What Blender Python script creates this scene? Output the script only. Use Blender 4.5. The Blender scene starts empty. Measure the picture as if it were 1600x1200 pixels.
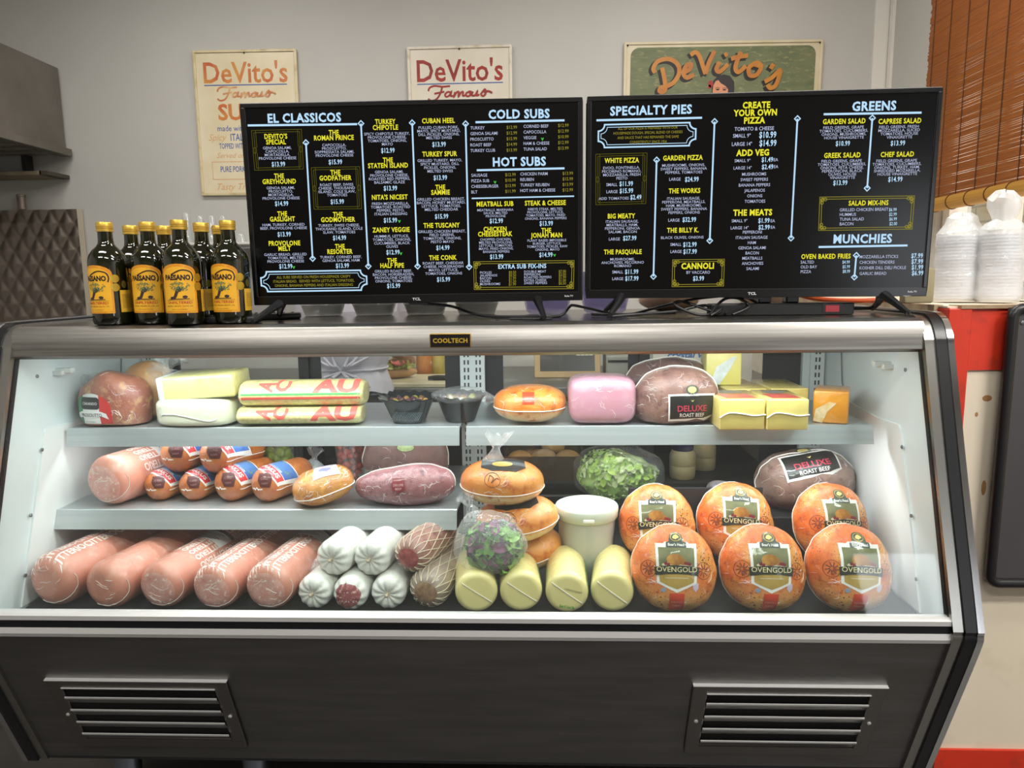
import bpy, bmesh, math, random
from mathutils import Vector, Matrix, noise
from mathutils.bvhtree import BVHTree
R=math.radians; PI=math.pi
SC=bpy.context.scene; COL=SC.collection
# ------------------------------------------------------------------ camera
F=1109.0
CAM=Vector((-.0948,-1.5483,1.2825)); YAW,PIT,ROL=-.041,.1444,-.0128
fw=Vector((math.sin(YAW)*math.cos(PIT),math.cos(YAW)*math.cos(PIT),-math.sin(PIT)))
rt=Vector((math.cos(YAW),-math.sin(YAW),0)); up=rt.cross(fw)
rt,up=rt*math.cos(ROL)+up*math.sin(ROL), up*math.cos(ROL)-rt*math.sin(ROL)
cd=bpy.data.cameras.new('camera'); cam=bpy.data.objects.new('camera',cd); COL.objects.link(cam)
cd.sensor_width=36; cd.lens=F/1600*36; cd.clip_start=.05; cd.clip_end=60
cam.matrix_world=Matrix(((rt.x,up.x,-fw.x,CAM.x),(rt.y,up.y,-fw.y,CAM.y),(rt.z,up.z,-fw.z,CAM.z),(0,0,0,1)))
SC.camera=cam
def ray(px,py): return fw+rt*((px-800)/F)-up*((py-600)/F)
def W(px,py,Y):
    d=ray(px,py); return CAM+d*((Y-CAM.y)/d.y)
def WX(px,py,X):
    d=ray(px,py); return CAM+d*((X-CAM.x)/d.x)
def WZ(px,py,Z):
    d=ray(px,py); return CAM+d*((Z-CAM.z)/d.z)
# ------------------------------------------------------------------ world, lights, exposure
wd=bpy.data.worlds.new('world'); SC.world=wd; wd.use_nodes=True
wd.node_tree.nodes['Background'].inputs[0].default_value=(.80,.86,1,1); wd.node_tree.nodes['Background'].inputs[1].default_value=.35
SC.view_settings.view_transform='Standard'; SC.view_settings.look='None'; SC.view_settings.exposure=0.24; SC.view_settings.gamma=1
SC.cycles.transparent_max_bounces=32; SC.cycles.max_bounces=10; SC.cycles.sample_clamp_indirect=6
def area(name,loc,rot,sx,sy,power,col=(1,1,1),spread=None):
    l=bpy.data.lights.new(name,'AREA'); l.shape='RECTANGLE'; l.size=sx; l.size_y=sy; l.energy=power; l.color=col
    if spread: l.spread=spread
    o=bpy.data.objects.new(name,l); COL.objects.link(o); o.location=loc; o.rotation_euler=rot; return o
# fluorescent ceiling fixtures (customer side, then kitchen side)
for x,y,p in ((-1.6,-2.3,30),(.1,-2.3,30),(2.0,-1.6,64),(-1.3,-.75,17),(.9,-.75,17)):
    area('ceiling_lamp',(x,y,2.93),(0,0,0),1.15,.28,p,(1,.97,.92))
for x,y,p in ((-1.5,.85,19),(.5,.85,21)):
    area('kitchen_lamp',(x,y,2.93),(0,0,0),1.15,.28,p,(1,.95,.88))
# daylight through the side window and the shop front
area('side_window_daylight',(2.35,.97,2.9),(0,R(48),0),1.0,1.2,60,(1,.97,.93))
area('shop_front_daylight',(2.55,-4.3,1.25),(R(90),0,0),.6,1.1,11,(.90,.95,1))
# fluorescent tube inside the display case
area('case_lamp',(-.265,-.085,1.146),(R(18),0,0),1.55,.03,4.1,(.95,.985,1))
# tubes tucked behind the lips of the shelves
for x,y,z,w,p in ((-.727,.022,.951,.80,.9),(.183,.022,.951,.80,2.0)): area('shelf_lamp',(x,y,z),(R(-8),0,0),w,.014,p,(.95,.985,1))
# ------------------------------------------------------------------ materials
def lin(h):
    h=h.lstrip('#'); v=[int(h[i:i+2],16)/255 for i in (0,2,4)]
    return [c/12.92 if c<=.04045 else ((c+.055)/1.055)**2.4 for c in v]+[1]
MATS={}
def mat(name,c,r=.5,m=0,c2=None,c3=None,sc=20,lo=.35,hi=.65,bump=0,bsc=120,coat=0,wrap=0,wsc=45,em=0,spk=None,spsc=260,spth=.3,stretch=None,sss=0,zsplit=None,spec=None,det=4):
    if name in MATS: return MATS[name]
    M=bpy.data.materials.new(name); MATS[name]=M; M.use_nodes=True
    n=M.node_tree.nodes; L=M.node_tree.links; b=n['Principled BSDF']
    b.inputs['Base Color'].default_value=lin(c); b.inputs['Roughness'].default_value=r; b.inputs['Metallic'].default_value=m
    if spec is not None: b.inputs['Specular IOR Level'].default_value=spec
    tc=n.new('ShaderNodeTexCoord'); co=tc.outputs['Object']
    if stretch:
        mp=n.new('ShaderNodeMapping'); mp.inputs['Scale'].default_value=stretch; L.new(co,mp.inputs[0]); co=mp.outputs[0]
    def nz(s,d=4,rough=.55):
        t=n.new('ShaderNodeTexNoise'); t.inputs['Scale'].default_value=s; t.inputs['Detail'].default_value=d; t.inputs['Roughness'].default_value=rough; L.new(co,t.inputs[0]); return t.outputs[0]
    def ramp(src,a,bb):
        t=n.new('ShaderNodeMapRange'); t.inputs[1].default_value=a; t.inputs[2].default_value=bb; L.new(src,t.inputs[0]); return t.outputs[0]
    def mix(f,A,B):
        t=n.new('ShaderNodeMix'); t.data_type='RGBA'; L.new(f,t.inputs[0])
        for i,v in ((6,A),(7,B)):
            if isinstance(v,str): t.inputs[i].default_value=lin(v)
            else: L.new(v,t.inputs[i])
        return t.outputs[2]
    cur=c
    if c2: cur=mix(ramp(nz(sc,det),lo,hi),c,c2)
    if zsplit:   # a paler underside of the product itself: (height, softness, colour)
        s=n.new('ShaderNodeSeparateXYZ'); L.new(tc.outputs['Object'],s.inputs[0])
        a=n.new('ShaderNodeMath'); a.operation='MULTIPLY_ADD'; L.new(nz(18),a.inputs[0]); a.inputs[1].default_value=zsplit[1]*1.2; L.new(s.outputs[2],a.inputs[2])
        cur=mix(ramp(a.outputs[0],zsplit[0],zsplit[0]+zsplit[1]),zsplit[2],cur)
    if c3: cur=mix(ramp(nz(sc*3.1,3),.55,.72),cur,c3)
    if spk:
        v=n.new('ShaderNodeTexVoronoi'); v.inputs['Scale'].default_value=spsc; L.new(co,v.inputs[0])
        sm=n.new('ShaderNodeMath'); sm.operation='MULTIPLY'; L.new(ramp(v.outputs['Distance'],spth,spth*.6),sm.inputs[0]); L.new(ramp(nz(22,2),.42,.6),sm.inputs[1]); cur=mix(sm.outputs[0],cur,spk)
    if not isinstance(cur,str): L.new(cur,b.inputs['Base Color'])
    if bump:
        bp=n.new('ShaderNodeBump'); bp.inputs['Strength'].default_value=bump; bp.inputs['Distance'].default_value=.004; L.new(nz(bsc,3),bp.inputs['Height']); L.new(bp.outputs[0],b.inputs['Normal'])
    if coat or wrap:
        b.inputs['Coat Weight'].default_value=coat or 1; b.inputs['Coat Roughness'].default_value=.07
    if wrap:
        bp=n.new('ShaderNodeBump'); bp.inputs['Strength'].default_value=wrap; bp.inputs['Distance'].default_value=.011
        t=n.new('ShaderNodeTexNoise'); t.inputs['Scale'].default_value=wsc*2; t.inputs['Detail'].default_value=4; t.inputs['Distortion'].default_value=2.2; L.new(co,t.inputs[0])
        L.new(t.outputs[0],bp.inputs['Height']); L.new(bp.outputs[0],b.inputs['Coat Normal'])
    if em:
        if not wrap and r==.5: b.inputs['Base Color'].default_value=(0,0,0,1); b.inputs['Specular IOR Level'].default_value=0
        b.inputs['Emission Strength'].default_value=em
        b.inputs['Emission Color'].default_value=lin(c)
    if sss: b.inputs['Subsurface Weight'].default_value=sss; b.inputs['Subsurface Scale'].default_value=.01
    return M
def film(name,tint='#ffffff',white=.06,rough=.08,wrinkle=.6,wsc=40,gloss=1.0,f0=.045,edge=.4):
    if name in MATS: return MATS[name]
    M=bpy.data.materials.new(name); MATS[name]=M; M.use_nodes=True
    n=M.node_tree.nodes; L=M.node_tree.links; n.remove(n['Principled BSDF']); out=n['Material Output']
    tr=n.new('ShaderNodeBsdfTransparent'); tr.inputs[0].default_value=lin(tint)
    gl=n.new('ShaderNodeBsdfGlossy'); gl.inputs['Roughness'].default_value=rough; gl.inputs[0].default_value=(gloss,gloss,gloss,1)
    df=n.new('ShaderNodeBsdfTranslucent') if white<0 else n.new('ShaderNodeBsdfDiffuse'); df.inputs[0].default_value=(.9,.92,.93,1)
    a=n.new('ShaderNodeMixShader'); a.inputs[0].default_value=abs(white); L.new(tr.outputs[0],a.inputs[1]); L.new(df.outputs[0],a.inputs[2])
    lw=n.new('ShaderNodeLayerWeight'); pw=n.new('ShaderNodeMath'); pw.operation='POWER'; L.new(lw.outputs['Facing'],pw.inputs[0]); pw.inputs[1].default_value=3.5
    fr=n.new('ShaderNodeMath'); fr.operation='MULTIPLY_ADD'; L.new(pw.outputs[0],fr.inputs[0]); fr.inputs[1].default_value=edge; fr.inputs[2].default_value=f0
    m=n.new('ShaderNodeMixShader'); L.new(fr.outputs[0],m.inputs[0]); L.new(a.outputs[0],m.inputs[1]); L.new(gl.outputs[0],m.inputs[2]); L.new(m.outputs[0],out.inputs[0])
    if wrinkle:
        tc=n.new('ShaderNodeTexCoord'); t=n.new('ShaderNodeTexNoise'); t.inputs['Scale'].default_value=wsc; t.inputs['Detail'].default_value=3; t.inputs['Distortion'].default_value=1.5
        L.new(tc.outputs['Object'],t.inputs[0]); bp=n.new('ShaderNodeBump'); bp.inputs['Strength'].default_value=wrinkle; bp.inputs['Distance'].default_value=.01
        L.new(t.outputs[0],bp.inputs['Height']); L.new(bp.outputs[0],gl.inputs['Normal'])
    return M
STEEL=mat('brushed_steel','#9b9893',.37,1,c2='#827f7b',sc=3,stretch=(1,60,60))
DSTEEL=mat('dark_brushed_steel','#8a8887',.45,1,c2='#7f7d7b',sc=3,stretch=(1.5,14,14))
ALU=mat('aluminium','#dcdbda',.42,.55)
BLK=mat('black_plastic','#141416',.35); BLKM=mat('black_metal','#1b1c1e',.45); WHT=mat('white_enamel','#e3e8e8',.35); GLASS=film('clear_glass',white=.0,rough=.02,wrinkle=0)
CASEGLASS=film('case_glass',tint='#f6faf9',white=.010,rough=.03,wrinkle=0,f0=.022,edge=.25)
CLING=film('cling_film',white=.10,rough=.10,wrinkle=.8,wsc=55)
BAG=film('plastic_bag',white=.18,rough=.12,wrinkle=.9,wsc=30)
# ------------------------------------------------------------------ mesh builder
class MB:
    def __init__(s): s.v=[]; s.f=[]
    def add(s,v,f,M=None):
        o=len(s.v); s.v+=[(M@Vector(p) if M else Vector(p)) for p in v]; s.f+=[[i+o for i in q] for q in f]; return s
    def box(s,x0,x1,y0,y1,z0,z1,M=None):
        return s.add([(x,y,z) for x in (x0,x1) for y in (y0,y1) for z in (z0,z1)],[(0,1,3,2),(4,6,7,5),(0,4,5,1),(2,3,7,6),(0,2,6,4),(1,5,7,3)],M)
    def prism(s,poly,a,b,axis='x',M=None):
        n=len(poly)
        def P(p,t): return {'x':(t,p[0],p[1]),'y':(p[0],t,p[1]),'z':(p[0],p[1],t)}[axis]
        return s.add([P(p,a) for p in poly]+[P(p,b) for p in poly],[list(range(n))[::-1],list(range(n,2*n))]+[(i,(i+1)%n,n+(i+1)%n,n+i) for i in range(n)],M)
    def lathe(s,prof,n=32,M=None,cap=True,fn=None):
        v=[];f=[]
        for r,z in prof:
            for i in range(n):
                a=2*PI*i/n; rr,zz=(fn(r,z,a) if fn else (r,z)); v.append((rr*math.cos(a),rr*math.sin(a),zz))
        for j in range(len(prof)-1):
            for i in range(n): f.append((j*n+i,j*n+(i+1)%n,(j+1)*n+(i+1)%n,(j+1)*n+i))
        if cap: f+=[list(range(n))[::-1],[(len(prof)-1)*n+i for i in range(n)]]
        return s.add(v,f,M)
    def tube(s,pts,r,n=8,M=None,closed=False):
        pts=[Vector(p) for p in pts]; v=[];f=[]; prev=None; k=len(pts)
        for i,p in enumerate(pts):
            if closed: t=(pts[(i+1)%k]-pts[i-1])
            else: t=(pts[min(i+1,k-1)]-pts[max(i-1,0)])
            t.normalize()
            if prev is None:
                u=t.cross(Vector((0,0,1)));
                if u.length<.1: u=t.cross(Vector((1,0,0)))
            else: u=prev-t*prev.dot(t)
            u.normalize(); w=t.cross(u); prev=u; rr=r[i] if isinstance(r,(list,tuple)) else r
            v+=[p+u*rr*math.cos(2*PI*j/n)+w*rr*math.sin(2*PI*j/n) for j in range(n)]
        for i in range(k if closed else k-1):
            a=i*n; b=((i+1)%k)*n
            f+=[(a+j,a+(j+1)%n,b+(j+1)%n,b+j) for j in range(n)]
        if not closed: f+=[list(range(n))[::-1],[(k-1)*n+j for j in range(n)]]
        return s.add(v,f,M)
    def sup(s,rx,ry,rz,c=(0,0,0),e1=1,e2=1,nu=40,nv=24,fn=None,M=None):
        def p(x,e): return math.copysign(abs(x)**e,x)
        v=[];f=[]
        for j in range(nv+1):
            ph=-PI/2+PI*j/nv
            for i in range(nu):
                th=2*PI*i/nu
                q=Vector((p(math.cos(ph),e1)*p(math.cos(th),e2),p(math.cos(ph),e1)*p(math.sin(th),e2),p(math.sin(ph),e1)))
                q=Vector((q.x*rx,q.y*ry,q.z*rz))
                if fn: q=fn(q)
                v.append(q+Vector(c))
        for j in range(nv):
            for i in range(nu):
                f.append((j*nu+i,j*nu+(i+1)%nu,(j+1)*nu+(i+1)%nu,(j+1)*nu+i))
        o=len(s.v); s.add(v,f,M); return s
    def bvh(s): return BVHTree.FromPolygons([tuple(p) for p in s.v],s.f)
    def build(s,name,m,parent=None,bevel=0,smooth=40,loc=None):
        bm=bmesh.new(); vs=[bm.verts.new(p) for p in s.v]
        for q in s.f:
            try: bm.faces.new([vs[i] for i in q])
            except ValueError: pass
        bmesh.ops.remove_doubles(bm,verts=bm.verts,dist=1e-6)
        bmesh.ops.recalc_face_normals(bm,faces=bm.faces)
        if bevel:
            e=[e for e in bm.edges if len(e.link_faces)==2 and e.calc_face_angle(0)>R(35)]
            bmesh.ops.bevel(bm,geom=e,offset=bevel,segments=2,affect='EDGES',profile=.5,clamp_overlap=True)
        me=bpy.data.meshes.new(name); bm.to_mesh(me); bm.free()
        return link(name,me,m,parent,smooth,loc)
def link(name,me,m,parent=None,smooth=40,loc=None):
    if m: me.materials.append(m)
    o=bpy.data.objects.new(name,me); COL.objects.link(o)
    if parent: o.parent=parent
    if loc: o.location=loc
    if smooth:
        for p in me.polygons: p.use_smooth=True
        try: me.set_sharp_from_angle(angle=R(smooth))
        except Exception: pass
    return o
def tag(o,label=None,cat=None,group=None,kind=None):
    for k,v in (('label',label),('category',cat),('group',group),('kind',kind)):
        if v: o[k]=v
    return o
def thing(name,label,cat,loc=(0,0,0),rot=(0,0,0),group=None):
    o=bpy.data.objects.new(name,None); COL.objects.link(o); o.location=loc; o.rotation_euler=rot; o.empty_display_size=.05
    return tag(o,label,cat,group)
def st(o): return tag(o,kind='structure')
KIDS={}
def tree(o): return [o]+[d for c in o.children for d in tree(c)]
def dup(root,label,loc,rot=None,group=None,scale=None):
    r=root.copy(); COL.objects.link(r); r['label']=label; r.location=loc
    if rot is not None: r.rotation_euler=rot
    if scale: r.scale=scale
    if group: r['group']=group
    for ch in list(root.children):
        c=ch.copy(); COL.objects.link(c); c.parent=r
        for g in list(ch.children):
            d=g.copy(); COL.objects.link(d); d.parent=c
    return r
def drop(o,z):
    'lower or raise a thing until its lowest vertex touches height z'
    Mx=Matrix.LocRotScale(o.location,o.rotation_euler,o.scale); lo=1e9
    def rec(q,A):
        nonlocal lo
        if q.type=='MESH': lo=min(lo,min((A@v.co).z for v in q.data.vertices))
        for c in q.children: rec(c,A@Matrix.LocRotScale(c.location,c.rotation_euler,c.scale))
    rec(o,Mx); o.location.z+=z-lo+.0006; return o
# ------------------------------------------------------------------ flat artwork: lettering and labels
_tc={}; _cap={}
def glyphs(s,bold=0,shear=0,sp=1):
    k=(s,bold,shear,sp)
    if k in _tc: return _tc[k]
    cu=bpy.data.curves.new('t','FONT'); cu.body=s; cu.size=1; cu.resolution_u=2; cu.offset=bold; cu.shear=shear; cu.space_character=sp; cu.fill_mode='FRONT' if hasattr(cu,'fill_mode') else cu.fill_mode
    o=bpy.data.objects.new('t',cu); COL.objects.link(o); dg=bpy.context.evaluated_depsgraph_get(); dg.update()
    me=o.evaluated_get(dg).to_mesh(); v=[(p.co.x,p.co.y) for p in me.vertices]; f=[list(p.vertices) for p in me.polygons]
    o.evaluated_get(dg).to_mesh_clear(); bpy.data.objects.remove(o); bpy.data.curves.remove(cu)
    _tc[k]=(v,f); return v,f
def capw():
    if not _cap:
        v,_=glyphs('H'); _cap['h']=max(p[1] for p in v)
    return _cap['h']
def crom(pts,n=6):
    if len(pts)<3: return pts
    out=[]; P=[pts[0]]+list(pts)+[pts[-1]]
    for i in range(1,len(P)-2):
        p0,p1,p2,p3=P[i-1],P[i],P[i+1],P[i+2]
        for k in range(n):
            t=k/n
            out.append(tuple(.5*(2*b+(c-a)*t+(2*a-5*b+4*c-d)*t*t+(3*b-a-3*c+d)*t**3) for a,b,c,d in zip(p0,p1,p2,p3)))
    return out+[tuple(pts[-1])]
class Flat:
    def __init__(s): s.v=[]; s.f=[]
    def add(s,v,f):
        o=len(s.v); s.v+=list(v); s.f+=[[i+o for i in q] for q in f]; return s
    def text(s,t,x,y,h,w=None,wf=1,bold=0,shear=0,al='C',rot=0,sp=1):
        v,f=glyphs(t,bold,shear,sp)
        if not v: return s
        x0=min(p[0] for p in v); x1=max(p[0] for p in v); k=h/capw(); kx=(w/(x1-x0)) if w else k*wf
        a={'C':(x0+x1)/2,'L':x0,'R':x1}[al]; cr,sr=math.cos(rot),math.sin(rot); q=[]
        for p in v:
            X=(p[0]-a)*kx; Y=(p[1]-capw()/2)*k; q.append((x+X*cr-Y*sr,y+X*sr+Y*cr))
        return s.add(q,f)
    def poly(s,pts): return s.add(pts,[list(range(len(pts)))])
    def rect(s,x0,x1,y0,y1): return s.poly([(x0,y0),(x1,y0),(x1,y1),(x0,y1)])
    def ell(s,x,y,a,b,n=28): return s.poly([(x+a*math.cos(2*PI*i/n),y+b*math.sin(2*PI*i/n)) for i in range(n)])
    def line(s,pts,w,closed=False):
        pts=[Vector((p[0],p[1])) for p in pts]; n=len(pts); A=[];B=[]
        for i in range(n):
            p=pts[i]
            a=pts[i-1] if (i>0 or closed) else p; b=pts[(i+1)%n] if (i<n-1 or closed) else p
            d1=(p-a).normalized() if (p-a).length else (b-p).normalized(); d2=(b-p).normalized() if (b-p).length else d1
            nn=(d1+d2); nn=Vector((-nn.y,nn.x)).normalized() if nn.length>1e-6 else Vector((-d1.y,d1.x))
            c=max(.45,nn.dot(Vector((-d1.y,d1.x)))); ww=(w[i] if isinstance(w,list) else w)/2/c
            A.append(tuple(p+nn*ww)); B.append(tuple(p-nn*ww))
        return s.add(A+B,[(i,(i+1)%n,n+(i+1)%n,n+i) for i in range(n if closed else n-1)])
    def stroke(s,pts,w):
        a=len(s.v); s.line(pts,w); s.q=getattr(s,'q',0); n=len(pts)
        for i in range(a,len(s.v)): s.v[i]=(s.v[i][0],s.v[i][1],s.q+((i-a)%n)*1.2e-5)
        s.q+=n*1.2e-5; return s
    def ring(s,x,y,a,b,w,n=28): return s.line([(x+a*math.cos(2*PI*i/n),y+b*math.sin(2*PI*i/n)) for i in range(n)],w,True)
    def build(s,name,m,parent,mp,edge=None,label=None,nz_=None):
        bm=bmesh.new(); vs=[bm.verts.new((p[0],p[1],p[2] if len(p)>2 else 0)) for p in s.v]
        for q in s.f:
            try: bm.faces.new([vs[i] for i in q])
            except ValueError: pass
        if edge:
            bmesh.ops.triangulate(bm,faces=bm.faces)
            for _ in range(5):
                e=[e for e in bm.edges if e.calc_length()>edge]
                if not e: break
                bmesh.ops.subdivide_edges(bm,edges=e,cuts=1); bmesh.ops.triangulate(bm,faces=[f for f in bm.faces if len(f.verts)>3])
        nv_=Vector(nz_) if nz_ else None
        for i,v in enumerate(bm.verts): v.co=mp(v.co.x,v.co.y)+(nv_*v.co.z if nv_ else Vector())
        me=bpy.data.meshes.new(name); bm.to_mesh(me); bm.free()
        o=link(name,me,m,parent,smooth=60 if edge else 0)
        if label: o['label']=label
        return o
def plane(o,ux,uy,e=0):
    o,ux,uy=Vector(o),Vector(ux),Vector(uy); n=ux.cross(uy).normalized()*e
    return lambda x,y: o+ux*x+uy*y+n
def proj(bv,o,ux,uy,e=.0006,d=None):
    'lay flat artwork onto a curved surface along the direction away from the viewer of the label'
    o,ux,uy=Vector(o),Vector(ux),Vector(uy); n=ux.cross(uy).normalized(); d=d or -n
    def f(x,y):
        p=o+ux*x+uy*y; h=bv.ray_cast(p,d)
        if h[0] is None: h=bv.find_nearest(p)
        nn=h[1] if h[1].dot(d)<0 else -h[1]
        return h[0]+nn*e
    return f
def lump(a,s,seed=0):
    def f(q):
        k=noise.noise(q*s+Vector((seed,seed*1.7,0)))
        return q*(1+a*k)
    return f
# ================================================================== room shell
WALL=mat('painted_wall','#b9b8b4',.6,c2='#b3b2ae',sc=1.5,bump=.05,bsc=60)
FLOOR=mat('dark_tile','#3a3733',.5,c2='#2c2926',sc=4); CREAM=mat('cream_paint','#e8dcc8',.55,c2='#e2d5bf',sc=3,c3='#d6c8b0'); RED=mat('red_paint','#d5391f',.45,c2='#c8301b',sc=5,c3='#a83422')
st(MB().box(-3.4,3.4,-4.6,2.2,-.06,0).build('floor',FLOOR,smooth=0))
st(MB().box(-3.4,1.6,2.0,2.12,0,3).build('wall_back',WALL,smooth=0))
st(MB().box(-3.4,-3.3,-4.6,2.0,0,3).build('wall_left',WALL,smooth=0))
st(MB().box(-3.4,3.4,-4.6,2.2,3,3.08).build('ceiling',mat('ceiling_tile','#c9c7c2',.8),smooth=0))
w=MB(); XR=1.53
w.box(XR,XR+.14,.25,.45,0,3).box(XR,XR+.14,1.5,2.12,0,3).box(XR,XR+.14,.45,1.5,0,1.0).box(XR,XR+.14,.45,1.5,2.45,3)
st(w.build('wall_right',WALL,smooth=0))
st(MB().box(3.3,3.4,-4.6,2.2,0,3).build('wall_far_right',WALL,smooth=0))
st(MB().box(-3.3,3.3,-4.6,-4.5,0,3).build('wall_front',mat('front_wall','#8a8379',.7),smooth=0))
st(MB().box(XR-.012,XR,1.955,1.985,0,3).box(XR-.075,XR-.01,1.992,2.0,0,3).build('trim_1',mat('corner_trim','#d2d0ca',.5),smooth=0))
# window in the side wall
wn=thing('window_1','white framed side window behind the bamboo blind','window',(XR,.97,1.0)); tag(wn,kind='structure')
f=MB()
for a,b,c,d in ((-.52,-.47,0,1.45),(.47,.52,0,1.45),(-.47,.47,0,.05),(-.47,.47,1.4,1.45),(.13,.17,.05,1.4)): f.box(.02,.09,a,b,c,d)
f.build('window_frame',mat('window_white','#dcdad6',.4),wn,bevel=.004)
MB().box(.05,.056,-.47,.47,.05,1.4).build('window_pane',GLASS,wn,smooth=0)
# neighbouring brick wall outside
bm=bpy.data.materials.new('cream_brick'); bm.use_nodes=True; n=bm.node_tree.nodes; L=bm.node_tree.links
t=n.new('ShaderNodeTexBrick'); tc=n.new('ShaderNodeTexCoord'); mp=n.new('ShaderNodeMapping'); mp.inputs['Rotation'].default_value=(R(90),0,R(90)); L.new(tc.outputs['Object'],mp.inputs[0])
sx=n.new('ShaderNodeSeparateXYZ'); L.new(tc.outputs['Object'],sx.inputs[0]); cx=n.new('ShaderNodeCombineXYZ'); L.new(sx.outputs[1],cx.inputs[0]); L.new(sx.outputs[2],cx.inputs[1]); L.new(cx.outputs[0],t.inputs[0])
t.inputs['Scale'].default_value=1; t.inputs['Brick Width'].default_value=.34; t.inputs['Row Height'].default_value=.11; t.inputs['Mortar Size'].default_value=.008
t.inputs['Color1'].default_value=lin('#f2dfae'); t.inputs['Color2'].default_value=lin('#eed9a2'); t.inputs['Mortar'].default_value=lin('#cdb98e'); L.new(t.outputs[0],n['Principled BSDF'].inputs[0])
st(MB().box(3.0,3.1,-.6,4.2,0,3.4).build('wall_outside',bm,smooth=0))
area('outdoor_daylight',(2.0,1.5,3.3),(0,R(-35),0),1.2,3,30,(1,.97,.92))
# half wall with the bags on it
hw=thing('half_wall','red and cream painted half wall right of the display case','wall',(0,0,0)); tag(hw,kind='structure')
HY=.20
MB().box(.885,1.53,HY,1.95,0,1.205).box(1.53,3.3,HY,HY+.05,0,1.205).build('cream_panel',CREAM,hw,smooth=0)
MB().box(.93,3.3,HY-.006,HY,1.055,1.203).build('red_band',RED,hw,smooth=0)
MB().box(.93,3.3,HY-.008,HY,0,.055).build('red_baseboard',RED,hw,smooth=0)
MB().box(.878,.932,HY-.012,HY+.05,0.5,1.203).box(.877,.887,HY+.04,1.9,1.06,1.19).build('red_corner_post',RED,hw,bevel=.002,smooth=0)
MB().box(.905,3.3,HY-.014,HY+.04,1.203,1.211).box(.87,.892,HY+.04,1.9,1.19,1.211).build('wood_ledge_strip',mat('worn_wood','#8d7357',.6,c2='#b7a283',sc=14),hw,smooth=0)
MB().box(.88,3.3,HY,1.95,1.205,1.209).build('ledge_top',CREAM,hw,smooth=0)
pt=Flat()
for x,y,a,b in ((.99,.985,.012,.008),(.968,.945,.004,.006),(1.0,.76,.006,.02)): pt.ell(x,y,a,b,9)
pt.build('chipped_spot',mat('chip','#a97c4d',.7),hw,plane((0,HY-.0005,0),(1,0,0),(0,0,1)))
# light switch box hanging past the end of the screen
tag(MB().box(.80,.872,.245,.275,1.215,1.30).build('beige_box',mat('old_plastic','#a89c7c',.6,c2='#958a6b',sc=9),bevel=.006),'small beige box behind the lower right corner of the right screen','box')
# ------------------------------------------------------------------ bamboo blind
bl=thing('bamboo_blind','brown bamboo roll-up blind hanging over the side window','blind',(1.45,0,0))
a=MB(); rd=random.Random(4); z=1.565; sag=lambda y:(1.0-y)*.07*0
nz_=0
while z<3.0:
    h=.0042+rd.random()*.0014
    a.box(-.0016,.0016,.28,1.485+rd.uniform(-.006,.006),z,z+h); z+=h+(.0018 if rd.random()<.22 else .0005)
a.build('slat_panel',mat('bamboo_slat','#8f5019',.5,c2='#733b10',sc=3,stretch=(1,1,90),c3='#a86526'),bl,smooth=0)
MB().tube([(-.012,.27,1.553),(-.012,1.49,1.553)],.026,14).build('bottom_roll',mat('bamboo_roll','#a87c2e',.45,c2='#946a23',sc=2,stretch=(1,1,80)),bl)
cr=MB()
for i in range(11):
    y=.30+i*.115
    cr.tube([(-.004,y,1.53),(-.004,y,3.0)],.0016,5); cr.tube([(-.012+.0275*math.cos(t),y,1.553+.0275*math.sin(t)) for t in [2*PI*k/16 for k in range(16)]],.0016,5,closed=True)
cr.build('cord',mat('dark_cord','#4a2c12',.8),bl)
# ------------------------------------------------------------------ painted signs on the back wall
SY=1.992
def sign_base(name,label,x0,x1,z0,z1,base,edge,tilt=0):
    t=thing(name,label,'sign',((x0+x1)/2,SY,z1),(0,tilt,0)); w=(x1-x0)/2; h=z1-z0
    MB().box(-w,w,-.006,.006,-h,0).build('sign_board',base,t,bevel=.002,smooth=0)
    r=MB(); q=.012
    for b in ((-w,w,-.012,-.005,-q,0),(-w,w,-.012,-.005,-h,-h+q),(-w,-w+q,-.012,-.005,-h+q,-q),(w-q,w,-.012,-.005,-h+q,-q)): r.box(*b)
    r.build('raised_rim',edge,t,bevel=.003,smooth=0)
    return t,w,h
ENA=mat('aged_enamel','#dcd2b8',.3,c2='#d3c6a4',sc=5); ENB=mat('aged_enamel_pale','#d9d3c6',.35,c2='#cfc7b6',sc=4); RUST=mat('rust_rim','#cfc19c',.35,c2='#a98f5e',sc=16,lo=.5,hi=.75); PALE=mat('pale_rim','#d6cfbf',.4,c2='#b6a78c',sc=18,lo=.5,hi=.75)
ORG=mat('faded_red_paint','#b9572c',.5,c2='#c98a3c',sc=9); DRD=mat('dark_red_paint','#9e2a1d',.5,c2='#7f2018',sc=14); BLU=mat('blue_paint','#33569b',.5); FAD=mat('faded_orange_paint','#cfa06c',.6)
FAM=[[(1105,258),(1112,243),(1135,236),(1170,240),(1205,238)],[(1168,243),(1160,268),(1142,293),(1118,300),(1103,291)],[(1132,270),(1155,266),(1178,262)],[(1207,265),(1192,264),(1181,275),(1186,284),(1200,279),(1210,263),(1206,280),(1220,281)],[(1227,264),(1222,284),(1232,268),(1243,264),(1242,284),(1253,268),(1263,265),(1262,281),(1273,279)],[(1292,264),(1277,272),(1281,284),(1297,278),(1292,264),(1302,266)],[(1308,264),(1303,280),(1318,280),(1328,264),(1324,281),(1337,278)],[(1342,279),(1362,256),(1366,272),(1356,284),(1344,280)],[(1358,268),(1378,264),(1396,272)]]
def fam(fl,ox,oy,k,w):
    for s in FAM: fl.stroke(crom([((x-1250)*k+ox,-(y-268)*k+oy) for x,y in s],5),w)
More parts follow.
